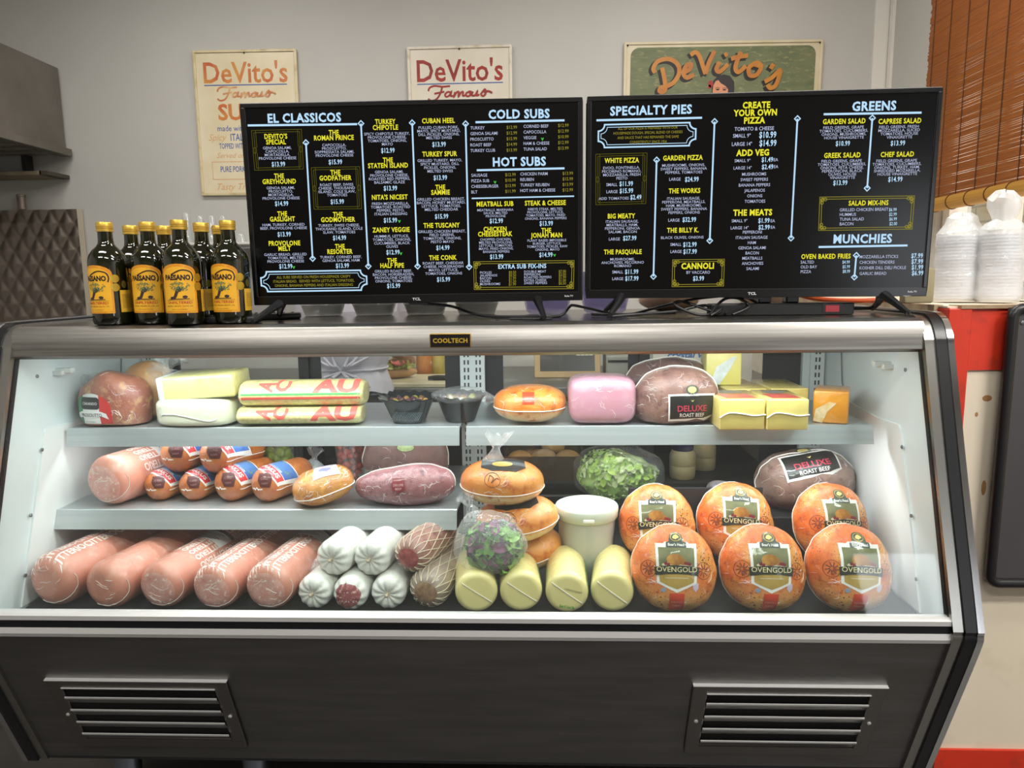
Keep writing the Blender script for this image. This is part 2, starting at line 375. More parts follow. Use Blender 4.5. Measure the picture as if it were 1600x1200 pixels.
s1,w1,h1=sign_base('tin_sign','cream tin sign with faded orange lettering, tall one behind the left screen',-1.752,-1.25,1.715,2.392,ENA,RUST,R(.4))
pl=lambda e:plane((0,-.0062-e,0),(1,0,0),(0,0,1))
Flat().text("DeVito's",0,-.103,.092,w=.41,bold=.015).build('red_lettering',ORG,s1,pl(0))
Flat().text('SU',-.085,-.285,.07,w=.12,bold=.03).build('red_lettering',ORG,s1,pl(0))
g=Flat(); fam(g,.0,-.20,.00098,.008); g.build('script_lettering',mat('faded_script','#b96b3c',.6,c2='#cfa877',sc=20),s1,pl(0),nz_=(0,-1,0))
Flat().rect(-.205,.2,-.163,-.158).text('made with',-.085,-.36,.026,w=.135,bold=.005).text('ITAL',-.06,-.402,.032,w=.062,bold=.012).text('TOPPED WITH C',-.075,-.443,.024,w=.15,bold=.012).text('PURE PORK IT',-.075,-.552,.026,w=.15,bold=.012).build('blue_lettering',BLU,s1,pl(0))
Flat().text('Spicy',-.155,-.402,.03,w=.09,shear=.4).text('Served on',-.095,-.487,.024,w=.14,shear=.4).text('Tasty Tre',-.09,-.635,.03,w=.16,shear=.4).line([(-.19,-.517),(-.19,-.60),(.2,-.60),(.2,-.517)],.003,True).build('faded_lettering',FAD,s1,pl(.0002))
s2,w2,h2=sign_base('tin_sign','pale tin sign with dark red lettering, middle one on the back wall',-.716,-.222,1.715,2.384,ENB,PALE)
Flat().text("DeVito's",0,-.110,.095,w=.41,bold=.015).build('red_lettering',DRD,s2,pl(0))
Flat().rect(-.205,.205,-.172,-.167).build('blue_underline',BLU,s2,pl(0))
g=Flat(); fam(g,0,-.212,.00105,.009); g.build('script_lettering',DRD,s2,pl(0),nz_=(0,-1,0))
s3,w3,h3=sign_base('painted_sign','green painted sign with orange script and a dark-haired woman',.307,1.222,1.66,2.375,mat('sign_cream','#cfc6ad',.5,c2='#c4b897',sc=8),mat('sign_cream',''),R(.6))
k=(.915)/1250.
def G(u,v): return ((u-760)*k,-(v-100)*k-.002)
def rrect(x0,x1,y0,y1,r,n=6):
    o=[]
    for cx_,cy_,a0 in ((x1-r,y1-r,0),(x0+r,y1-r,90),(x0+r,y0+r,180),(x1-r,y0+r,270)):
        o+=[(cx_+r*math.cos(R(a0+90*i/n)),cy_+r*math.sin(R(a0+90*i/n))) for i in range(n+1)]
    return o
Flat().poly(rrect(-w3+.03,w3-.03,-h3+.03,-.025,.04)).build('green_field',mat('sign_green','#5d6749',.6,c2='#6d7452',sc=9,c3='#8a8a5f',stretch=(1,1,3)),s3,plane((0,-.0065,0),(1,0,0),(0,0,1)))
DV=[[(335,285),(323,258),(352,215),(420,203),(475,235),(487,290),(455,345),(405,370),(372,378),(366,398),(388,404),(403,378),(394,320),(378,255)],[(520,285),(553,268),(560,238),(532,245),(514,290),(538,318),(582,300)],[(556,182),(585,165),(612,188),(640,260),(655,298)],[(655,298),(675,225),(708,158)],[(742,225),(722,268),(745,284),(795,240)],[(770,188),(788,176)],[(872,165),(842,255),(862,288),(908,252)],[(812,208),(860,196),(918,190)],[(965,238),(928,262),(934,308),(975,308),(1003,265),(985,236),(958,242),(1015,258)],[(1082,243),(1062,272)],[(1030,350),(1075,325),(1122,282),(1118,325),(1098,375),(1066,388),(1048,366)]]
for nm,m_,du,dv,ww,e in (('lettering_shadow',mat('sign_black','#1d1a16',.6),-14,12,34,.0008),('orange_script',mat('sign_orange','#b87a1e',.5,c2='#a8641a',sc=12),0,0,27,.0014)):
    g=Flat()
    for s in DV: g.stroke(crom([G(x+du,y+dv) for x,y in s],6),ww*k)
    g.build(nm,m_,s3,plane((0,-.0065-e,0),(1,0,0),(0,0,1)),nz_=(0,-.05,0) if e<.001 else (0,-1,0))
pw=plane((0,-.0072,0),(1,0,0),(0,0,1)); pw2=plane((0,-.0078,0),(1,0,0),(0,0,1))
def GP(pts): return [G(*p) for p in pts]
po=Flat().poly(GP([(700,425),(698,380),(705,340),(730,312),(770,300),(810,310),(838,345),(842,390),(836,440),(836,520),(700,520)])).build('portrait',mat('painted_hair','#231f22',.6),s3,pw)
Flat().poly(GP([(704,400),(708,365),(722,340),(738,335),(755,355),(785,372),(802,392),(800,440),(780,480),(752,495),(722,475),(706,440)])).build('painted_face',mat('painted_skin','#c98a68',.6),po,pw2)
Flat().ell(*G(690,358),.011,.016).ell(*G(683,375),.008,.009).build('painted_flower',mat('painted_rose','#9c2a2a',.6),po,pw2)
g=Flat()
for q in ((735,393),(778,395)): g.ell(*G(*q),.008,.0035)
g.line(GP([(720,385),(735,380),(750,386)]),.002).line(GP([(765,387),(780,382),(795,388)]),.002); g.build('painted_eyes',mat('sign_black',''),po,plane((0,-.0084,0),(1,0,0),(0,0,1)))
for s_,ww in ((s1,w1),(s2,w2),(s3,w3)):
    for x in ((0,) if s_ is not s3 else (-ww+.015,ww-.015)): MB().lathe([(.004,-.004),(.004,0),(.001,.003)],10,Matrix.Translation((x,-.0125,-.015))@Matrix.Rotation(R(90),4,'X')).build('nail',mat('nail_steel','#55524c',.4,1),s_)
# ------------------------------------------------------------------ left side: range hood, pipe shelf, quilted steel panel, wall shelf with cups
hd=thing('range_hood','grey steel range hood at the left edge against the back wall','range hood',(-2.42,1.985,1.93))
MB().prism([(-1.3,.40),(0,.40),(0,0),(-1.3,0)],-.88,0,'x').build('hood_shell',mat('greasy_steel','#8b8680',.45,.8,c2='#7a746c',sc=3.5),hd,bevel=.003,smooth=0)
MB().prism([(-1.33,.02),(0,.02),(0,-.015),(-1.33,-.015)],-.02,.03,'x').build('hood_lip',mat('greasy_steel',''),hd,bevel=.003,smooth=0)
f=MB()
for i in range(12): f.box(-.86,-.04,-.09-i*.1,-.05-i*.1,-.012,-.002)
f.build('filter_baffle',mat('filter_steel','#a9a49a',.4,.8),hd,smooth=0)
sh=thing('pipe_shelf','narrow wall shelf on a bracket under the range hood','shelf',(-2.62,1.99,1.82))
MB().box(-.3,.17,-.16,0,-.012,.006).build('shelf_board',mat('shelf_dull','#6f6350',.6,c2='#8c8069',sc=7),sh,bevel=.002,smooth=0)
MB().box(.16,.20,-.16,0,-.012,.006).build('shelf_end',mat('shelf_dark','#3d352c',.6),sh,smooth=0)
MB().box(.0,.022,-.05,0,.006,.10).build('bracket',mat('bracket_black','#2b2724',.5),sh,smooth=0)
dp=thing('quilted_panel','quilted stainless steel backsplash panel left of the bottles','backsplash panel',(-2.37,1.985,1.662))
nx,nzz=110,120; v=[];q=[]
for j in range(nzz+1):
    for i in range(nx+1):
        x=-.9+.88*i/nx; z=-.72*j/nzz; u=(x+z*.62)/.082; w_=(x-z*.62)/.082
        du=abs(u-round(u))*2; dw=abs(w_-round(w_))*2; v.append((x,-.004-.011*min(du,dw)**.75,z))
for j in range(nzz):
    for i in range(nx): q.append((j*(nx+1)+i,j*(nx+1)+i+1,(j+1)*(nx+1)+i+1,(j+1)*(nx+1)+i))
MB().add(v,q).build('quilted_sheet',mat('quilt_steel','#8d837a',.40,1),dp,smooth=70)
MB().box(-.02,.0,-.012,.003,-.72,0).build('edge_strip',mat('edge_cream','#b3ab98',.5),dp,smooth=0)
tag(MB().lathe([(.018,0),(.018,.06),(.021,.062),(.021,.07),(.012,.072)],16).build('pipe_stub',mat('old_pipe','#8d8378',.5,.6),loc=(-2.66,1.965,1.664)),'short pipe stub above the quilted steel panel','pipe')
ws=thing('wall_shelf','white wall shelf carrying clear cups behind the bottles','shelf',(-1.70,1.99,1.475))
MB().box(-.30,.75,-.26,0,-.012,0).build('shelf_board',mat('white_shelf','#c9c8c3',.4),ws,bevel=.003,smooth=0)
for q in (-.28,.4): MB().box(q,q+.025,-.22,0,-.09,-.012).build('shelf_bracket',mat('white_shelf',''),ws,smooth=0)
CUP=film('clear_cup',tint='#f4f5f4',white=.16,rough=.1,wrinkle=0)
c0=None
for i,(px,py,lab) in enumerate(((290,333,'tall clear cup stack at the left end of the white wall shelf'),(312,338,'second clear cup stack from the left on the wall shelf'),(330,338,'third clear cup stack from the left on the wall shelf'),(347,338,'clear cup stack just right of centre on the wall shelf'),(376,366,'low clear cup at the right end of the wall shelf beside the screen'))):
    p=W(px,py,1.86); hh=p.z-1.476
    tag(MB().lathe([(.028,0),(.018,hh-.004),(.016,hh),(.014,hh-.004),(.026,.002)],20,cap=False).build('clear_cup',CUP,loc=(p.x,1.86,1.476)),lab,'cup',group='clear cups on the wall shelf')
# ================================================================== refrigerated display case
X0,X1=-1.19,.66; ZT=1.20
case=thing('display_case','long stainless steel refrigerated deli display case with slanted glass front','display case',((X0+X1)/2,0,0)); 
def cpart(mb,name,m,bevel=0,smooth=0,parent=None):
    o=mb.build(name,m,None,bevel=bevel,smooth=smooth); p=parent or case; o.parent=p
    o.location=(-(X0+X1)/2,0,0) if p is case else (0,0,0); return o
cpart(MB().box(X0,X1,-.088,.47,1.186,ZT),'top_panel',mat('top_steel','#86837e',.25,1,c2='#76736e',sc=2,stretch=(1,25,1)))
hp=[(-.088,1.2),(-.104,1.1985),(-.114,1.194),(-.119,1.187),(-.127,1.150),(-.128,1.140),(-.122,1.1335),(-.108,1.1335),(-.108,1.139),(-.116,1.141),(-.114,1.15),(-.104,1.183),(-.088,1.186)]
cpart(MB().prism(hp,X0,X1),'front_header',STEEL,smooth=25)
bd=cpart(MB().box(-.318,-.235,-.1275,-.121,1.151,1.179,Matrix.Identity(4)),'name_badge',mat('brass','#c79a3c',.3,1),bevel=.001)
cpart(MB().box(-.3165,-.2365,-.1282,-.1270,1.1525,1.1775),'badge_face',BLK,parent=bd)
o=Flat().text('COOLTECH',0,0,.0085,w=.070,bold=.035,sp=1.05).build('badge_lettering',mat('gold_letter','#e9c34a',.35,.6),bd,plane((-.2765,-.1287,1.165),(1,0,0),(0,0,1)))
# end walls
prof=[(.36,1.17),(-.10,1.17),(-.122,1.135),(-.275,.648),(-.275,.60),(.36,.60)]
outer=[(.47,1.195),(-.075,1.195),(-.10,1.188),(-.118,1.165),(-.284,.648),(-.284,.603),(-.155,.258),(.47,.258)]
IW=mat('interior_white','#dfe8ea',.3,c2='#d8e2e4',sc=3)
for s,xa,xb,xc in ((1,X1,X1+.046,X1-.004),(-1,X0,X0-.046,X0+.004)):
    ep=cpart(MB().prism(prof,xa,xa+s*.012),'interior_end_wall',IW)
    cpart(MB().prism([(.345,.998),(.165,.978),(.03,.969),(-.05,.973),(-.06,.965),(-.183,.617),(.345,.617)],xa,xc),'raised_panel',mat('raised_white','#e6eaea',.35),parent=ep)
    for y,z in ((-.075,.93),(-.165,.68),(-.06,1.09),(-.13,.80)): cpart(MB().lathe([(.004,0),(.004,.002),(.002,.003)],10,Matrix.Translation((xc if z<.96 else xa,y,z))@Matrix.Rotation(R(-90*s),4,'Y')),'screw',mat('screw_steel','#8d8f90',.4,1),parent=ep)
    cpart(MB().box(min(xa-s*.02,xa),max(xa-s*.02,xa),-.01,.03,1.085,1.095).box(min(xa-s*.035,xa),max(xa-s*.035,xa),.0,.015,1.09,1.1),'hook',mat('hook_white','#d8dad6',.4),parent=ep)
    cpart(MB().tube([(xa-s*.004,.25,1.1),(xa-s*.004,.235,1.02),(xa-s*.004,.2,.985)],.0016,6),'thermometer_wire',mat('grey_wire','#6a6c6a',.5),parent=ep)
    cpart(MB().prism(outer,xb,xb+s*.004),'outer_end_panel',mat('side_panel','#4d4a46',.5,.6))
    path=crom([(.47,1.2),(.1,1.2),(-.06,1.2),(-.088,1.197),(-.108,1.185),(-.124,1.16),(-.135,1.125),(-.21,.885),(-.285,.66),(-.291,.63),(-.284,.597),(-.22,.425),(-.155,.252)],5)
    def strip(a,b,th):
        mb=MB(); P=[Vector((0,y,z)) for y,z in path]; v=[];q=[]
        for i,p in enumerate(P):
            t=(P[min(i+1,len(P)-1)]-P[max(i-1,0)]).normalized(); nrm=Vector((0,t.z,-t.y)); nrm=-nrm if nrm.z<0 and i<20 else nrm
            nrm=Vector((0,t.z,-t.y)) if Vector((0,t.z,-t.y)).dot(p-Vector((0,.15,.8)))>0 else Vector((0,-t.z,t.y))
            for x in (a,b):
                for e in (-.02,th): v.append((x,)+tuple((p+nrm*e).yz))
        for i in range(len(P)-1):
            o=i*4
            for c,d in ((0,1),(1,3),(3,2),(2,0)): q.append((o+c,o+d,o+4+d,o+4+c))
        q+=[(0,1,3,2),(len(v)-4,len(v)-3,len(v)-1,len(v)-2)]
        return mb.add(v,q)
    et=cpart(strip(xa-s*.003,xa+s*.017,.004),'end_trim',mat('trim_steel','#aaa8a3',.28,1),smooth=30)
    cpart(strip(xa+s*.017,xa+s*.038,.008),'black_strip',mat('trim_black','#131316',.35),parent=et,smooth=30)
    cpart(strip(xa+s*.038,xa+s*.050,.010),'chrome_strip',mat('chrome','#e3e3e6',.12,1),parent=et,smooth=30)
cpart(MB().box(X0,X1,-.115,.36,1.17,1.18),'interior_ceiling',IW)
tub=cpart(MB().tube([(X0+.05,-.092,1.152),(X1-.05,-.092,1.152)],.007,10),'lamp_tube',mat('lit_tube','#f2fbff',.4,em=3),smooth=40)
# slanted front glass, bumper, lower panel
gy=lambda z:-.121-(1.135-z)*(.156/.48)
cpart(MB().prism([(gy(1.136),1.136),(gy(.652),.652),(gy(.652)+.005,.652),(gy(1.136)+.005,1.136)],X0+.004,X1-.004),'front_glass',CASEGLASS)
for s in (1,-1):
    xg=X1-.004 if s>0 else X0-.004
    cpart(MB().prism([(gy(1.137)-.002,1.137),(gy(.652)-.002,.652),(gy(.652)+.012,.652),(gy(1.137)+.012,1.137)],xg,xg+.008),'glass_gasket',mat('trim_black',''))
bp=cpart(MB().prism([(-.268,.656),(-.283,.656),(-.290,.652),(-.290,.643),(-.268,.643)],X0,X1),'bumper_rail',ALU,smooth=30)
cpart(MB().box(X0,X1,-.288,-.268,.627,.643),'black_insert',mat('trim_black',''),parent=bp)
cpart(MB().prism([(-.268,.627),(-.289,.627),(-.291,.616),(-.288,.608),(-.268,.606)],X0,X1),'lower_rail',ALU,parent=bp,smooth=30)
FP0=Vector((0,-.284,.606)); FP1=Vector((0,-.153,.256)); up_=(FP0-FP1).normalized(); nrm_=Vector((0,up_.z,-up_.y)); nrm_=nrm_ if nrm_.y<0 else -nrm_
cpart(MB().prism([(-.284,.606),(-.153,.256),(-.145,.262),(-.276,.61)],X0,X1),'lower_front_panel',DSTEEL)
cpart(MB().box(X0,X1,-.153,.47,.25,.262),'bottom_panel',BLKM)
cpart(MB().box(X0,X1,.44,.47,.26,.66),'rear_panel',BLKM)
for vx,(xa,xb,sa,sb) in enumerate(((-1.106,-.731,.120,.330),(.200,.572,.117,.327))):
    Mx=Matrix((( 1,0,0,0),(0,-nrm_.y*0+up_.y*-1,nrm_.y,FP0.y),(0,-up_.z,nrm_.z,FP0.z),(0,0,0,1)))  # local x=X, y=down the slope, z=outward
    b=.022
    fr=MB().box(xa,xb,sa,sa+b,0,.006,Mx).box(xa,xb,sb-b,sb,0,.006,Mx).box(xa,xa+b*1.3,sa+b,sb-b,0,.006,Mx).box(xb-b*1.3,xb,sa+b,sb-b,0,.006,Mx)
    vg=cpart(fr,'vent_grille',mat('vent_steel','#85827f',.4,1),bevel=.0015)
    cpart(MB().box(xa+b,xb-b,sa+b*.8,sb-b*.8,.0004,.0012,Mx),'vent_opening',mat('vent_dark','#060606',.8),parent=vg)
    cpart(MB().box(xa+b*1.25,xb-b*1.25,sa+b-.001,sa+b+.001,.001,.008,Mx).box(xa-.001,xb+.001,sa-.0012,sa+.0005,0,.0075,Mx),'bright_edge',ALU,parent=vg)
    for k in range(4):
        y=sa+b+.014+k*(sb-sa-2*b-.012)/4+.010
        q=[(y,.0085),(y+.004,.0098),(y+.006,.009),(y+.026,.0022),(y+.026,.0014),(y+.004,.008)]
        mb=MB().prism([(p[0],p[1]) for p in q],xa+b*1.3,xb-b*1.3,'x',Mx)
        cpart(mb,'louver_slat',mat('vent_steel',''),parent=vg); cpart(MB().box(xa+b*1.3,xb-b*1.3,y-.0005,y+.0035,.0085,.0108,Mx),'slat_edge',ALU,parent=vg)
    for x in (xa+b*.65,xb-b*.65):
        cpart(MB().lathe([(.004,.006),(.004,.0075),(.002,.0085)],10,Mx@Matrix.Translation((x,(sa+sb)/2,0))),'screw',ALU,parent=vg)
for x,y in ((-1.045,-.10),(-.748,-.10),(.52,-.10),(-1.045,.4),(-.3,.4),(.52,.4)):
    cpart(MB().lathe([(.032,.25),(.030,.24),(.022,.06),(.027,.05),(.027,.012),(.022,0)],20,Matrix.Translation((x,y,0))),'leg',mat('leg_steel','#aab4c4',.3,1),smooth=40)
# deck, shelves, rear frame
ZD=.612
cpart(MB().box(X0+.004,X1-.004,-.268,.40,.595,ZD),'deck',mat('deck_dark','#3a3d3e',.4,.5))
ZU,ZL=.961,.785
SHM=mat('shelf_steel','#c9cfd1',.38,.75,c2='#bcc3c5',sc=2,stretch=(1,40,40))
for x0,x1,y0,z,sl in ((-1.176,-.277,0,ZU,.008),(-.262,.628,0,ZU,.008),(-1.186,-.281,-.05,ZL,.012)):
    s_=cpart(MB().box(x0,x1,y0+.001,.33,z-.006,z),'shelf',SHM)
    cpart(MB().prism([(y0,z),(y0+.002,z+.0015),(y0-sl+.001,z-.039),(y0-sl-.003,z-.040)],x0,x1),'shelf_front_lip',SHM,parent=s_)
    for q in (x0+.01,x1-.014): cpart(MB().prism([(y0+.01,z-.006),(.34,z-.006),(.34,z-.05)],q,q+.004),'shelf_bracket',SHM,parent=s_)
def slot_strip(xa,xb,cols):
    pl_=cpart(MB().box(xa,xb,.345,.36,.62,1.17),'pilaster',mat('pilaster_white','#dfe6e6',.4))
    m=MB()
    for c in cols:
        for k in range(26): m.box(c-.0022,c+.0022,.3445,.3455,.63+k*.0205,.642+k*.0205)
    cpart(m,'slot_row',mat('slot_dark','#3f4547',.6),parent=pl_)
slot_strip(-.312,-.246,(-.300,-.290,-.268,-.258)); slot_strip(X0+.004,X0+.032,(-1.173,-1.165)); slot_strip(.618,X1-.006,(.632,.641))
for q in (X0+.004,.600): cpart(MB().box(q,q+.056,.352,.366,.6,1.17),'rear_jamb',IW)
for xa,xb in ((-1.128,-.735),(-.735,-.312),(-.246,.172),(.172,.604)):
    w_=.028; y=.372 if xa in (-1.128,.172) else .384
    d=MB().box(xa,xa+w_,y,y+.012,.64,1.17).box(xb-w_,xb,y,y+.012,.64,1.17).box(xa+w_,xb-w_,y,y+.012,1.145,1.17).box(xa+w_,xb-w_,y,y+.012,.64,.68)
    dd=cpart(d,'sliding_rear_door',BLKM)
    cpart(MB().box(xa+w_,xb-w_,y+.004,y+.008,.68,1.145),'door_pane',GLASS,parent=dd)
for q,w_ in ((-.356,.044),(-.246,.049),(.50,.10)): cpart(MB().box(q,q+w_,.366,.37,.62,1.17),'door_stile_cover',BLKM)
# ================================================================== menu televisions
SCRN=mat('screen_black','#050506',.22,spec=.3)
CYN=mat('menu_pale_blue','#bfe4ff',.5,em=.82); LAV=mat('menu_lavender','#c3cbe8',.5,em=.72); YEL=mat('menu_yellow','#f2ea3a',.5,em=.8); DYL=mat('menu_dim_yellow','#b9ad3c',.5,em=.55); GRN=mat('menu_green','#52e04a',.5,em=.7)
OLV=mat('menu_olive','#8a8428',.5,em=.35)
TW,TH=.722,.424
MC={'c':(CYN,0),'l':(LAV,.0001),'y':(YEL,.0002),'d':(DYL,.0003),'v':(GRN,.0004),'o':(OLV,.0001),'g':(DYL,.0001)}
class TV:
    def __init__(s,label,loc,rot):
        t=s.t=thing('television',label,'television',loc,rot); w=TW/2
        s.M=Matrix.LocRotScale(Vector(loc),__import__('mathutils').Euler(rot),None); s.Mi=s.M.inverted()
        fr=MB().box(-w,w,0,.03,0,.018).box(-w,w,0,.03,TH-.009,TH).box(-w,-w+.009,0,.03,.018,TH-.009).box(w-.009,w,0,.03,.018,TH-.009).box(-w+.01,w-.01,.028,.055,.02,TH-.02).box(-.25,.25,.05,.075,.03,.26)
        fr.build('bezel',mat('bezel_black','#0e0e10',.25),t,bevel=.0015,smooth=0)
        s.s=MB().box(-w+.009,w-.009,.003,.02,.018,TH-.009).build('screen',SCRN,t,smooth=0)
        MB().box(-w+.0085,w-.0085,.0018,.0032,.0172,.0186).box(-w+.0085,w-.0085,.0018,.0032,TH-.0096,TH-.0086).box(-w+.0084,-w+.0096,.0018,.0032,.018,TH-.009).box(w-.0096,w-.0084,.0018,.0032,.018,TH-.009).build('screen_edge',mat('screen_edge_grey','#3c3c3e',.3),t,smooth=0)
        MB().box(-.02,.02,.001,.02,-.004,0).build('sensor_tab',BLK,t,smooth=0)
        s.L={}
    def foot(s,x,dx):
        m=MB()
        for y,sg in ((-.085,-1),(.085,1)):
            a=[Vector((x,.012+sg*.004,.004)),Vector((x+dx*.35,sg*.035,-.010)),Vector((x+dx,y,-.0305))]
            m.tube([a[0],a[1],a[2]],[.011,.008,.0055],8)
        m.build('foot',BLK,s.t,smooth=40)
    def p(s,x,y):
        'photo position -> position on the screen plane'
        o=s.Mi@CAM; d=(s.Mi.to_3x3())@ray(x,y); k=(.0028-o.y)/d.y; q=o+d*k; return (q.x,q.z)
    def fl(s,c): return s.L.setdefault(c,Flat())
    def tx(s,st_,t,x,y,al='C'):
        h,wf,b,c=STY[st_]; q=s.p(x,y); sp=1.09 if st_ in 'NPFBHKQ' else 1; s.fl(c).text(t,q[0],q[1],h,wf=wf*(.945 if sp>1 else 1),bold=b,al=al,sp=sp)
    def flush(s,nm):
        for c,f in s.L.items():
            m_,e=MC[c]; f.build(nm,m_,s.s,plane((0,.0028-e,0),(1,0,0),(0,0,1)))
        s.L={}
    def line(s,c,pts,w): s.fl(c).line([s.p(*q) for q in pts],w)
    def div(s,a,b):
        s.line('c',[a,b],.0034)
        for q in (a,b):
            c=s.p(*q); s.fl('c').line([(c[0],c[1]+.0058),(c[0]+.0058,c[1]),(c[0],c[1]-.0058),(c[0]-.0058,c[1])],.0022,True)
        s.flush('menu_divider')
    def ul(s,a,b): s.line('c',[a,b],.0042); s.flush('menu_underline')
    def frame(s,q,c='o'):
        P=[Vector(s.p(*a)) for a in q]; ce=sum(P,Vector((0,0)))/4
        for k in (0,.0045): s.fl(c).line([tuple(a+Vector((-math.copysign(k,a.x-ce.x),-math.copysign(k,a.y-ce.y)))) for a in P],.0011,True)
        return P
    def deco(s,q):
        P=s.frame(q); 
        for i in (0,1):
            m=(P[i]+P[3-i])/2; m.x+= .004*(1 if i==0 else -1); s.fl('o').ring(m.x,m.y,.0035,.006,.0011,14)
            for k in (.0085,): 
                a=P[i]+Vector((k if i==0 else -k,0)); b=P[3-i]+Vector((k if i==0 else -k,0)); s.fl('o').line([tuple(a),tuple(a+(b-a)*.44)],.001); s.fl('o').line([tuple(b),tuple(b+(a-b)*.44)],.001)
        s.flush('menu_frame')
    def corner(s,q):
        P=s.frame(q,'g'); ce=sum(P,Vector((0,0)))/4
        for a in P:
            sx=-math.copysign(1,a.x-ce.x); sy=-math.copysign(1,a.y-ce.y)
            for k in (.006,.0115): s.fl('g').ring(a.x+sx*k,a.y+sy*.005,.0035,.003,.0012,10); s.fl('g').ring(a.x+sx*.005,a.y+sy*k,.003,.0035,.0012,10)
        s.flush('menu_frame')
    def plaque(s,q):
        P=[Vector(s.p(*a)) for a in q]; x0=(P[0].x+P[3].x)/2; x1=(P[1].x+P[2].x)/2; y1=(P[0].y+P[1].y)/2; y0=(P[2].y+P[3].y)/2
        for k,w in ((0,.0032),(.0055,.0013)):
            r=.013; o=[]
            a0,a1,b0,b1=x0+k,x1-k,y0+k,y1-k
            for cx_,cy_,st0 in ((a1,b1,180),(a0,b1,270),(a0,b0,0),(a1,b0,90)):
                aa=[R(st0+90*i/5) for i in range(6)][::-1]
                o+=[(cx_+r*math.cos(t),cy_+r*math.sin(t)) for t in aa]
            s.fl('c').line(o,w,True)
        s.flush('menu_frame')
    def block(s,t):
        'x,y start,dx,dy per line | style:text ...'
        for ln in t.strip().split('\n'):
            if not ln.strip(): continue
            f=ln.split('|'); st_,x,y=f[0].split(',')[:3]; al=f[0].split(',')[3] if f[0].count(',')>2 else 'C'
            dy=float(f[0].split(',')[4]) if f[0].count(',')>3 else 5.4
            for i,a in enumerate(f[1:]): s.tx(st_,a,float(x)+i*.25*(0 if al=='L' else 1),float(y)+i*dy,al)
            s.flush({'H':'menu_heading','F':'menu_heading','N':'menu_item_name','B':'menu_item_name','P':'menu_price','Q':'menu_price','K':'menu_price','Y':'menu_price','V':'vegetarian_mark','T':'menu_note','U':'menu_note'}.get(st_,'menu_text'))
    def done(s):
        s.flush('menu_underline')
        w=TW/2
        Flat().text('TCL',-.003,.0085,.0052,bold=.03,wf=1.3).build('maker_lettering',mat('bezel_print','#cfcfd2',.5),s.t,plane((0,-.0004,0),(1,0,0),(0,0,1)))
        Flat().text('Roku TV',w-.030,.010,.0035,bold=.02).build('maker_lettering',mat('bezel_print','#cfcfd2',.5),s.t,plane((0,-.0004,0),(1,0,0),(0,0,1)))
px=1/745
STY={'H':(12.8*px,.97,.034,'c'),'N':(7.1*px,.83,.028,'y'),'D':(4.1*px,1.04,.004,'l'),'S':(3.7*px,1.0,.003,'l'),'P':(7*px,.75,.02,'c'),'Y':(4.8*px,.88,.0,'d'),'T':(4.3*px,.86,.0,'d'),'U':(3.9*px,.82,.0,'d'),'V':(5.5*px,1.1,.03,'v'),'E':(4.6*px,.91,.006,'l'),'B':(8.8*px,.9,.04,'y'),'F':(6.6*px,.92,.03,'c'),'Q':(4.9*px,.70,.01,'c'),'K':(8.8*px,.72,.025,'c'),'R':(5.4*px,.86,.01,'l')}
a=TV('wide black menu television on the left half of the display case top',(-.3629,.0097,1.2372),(.0121,-.003,.0317))
b=TV('wide black menu television on the right half of the display case top',(.3665,.0199,1.2402),(.0136,.0039,-.0337))
for tv,xs in ((a,(-.305,.262)),(b,(-.283,.275))):
    for x in xs: tv.foot(x,-.03 if x<0 else .012)
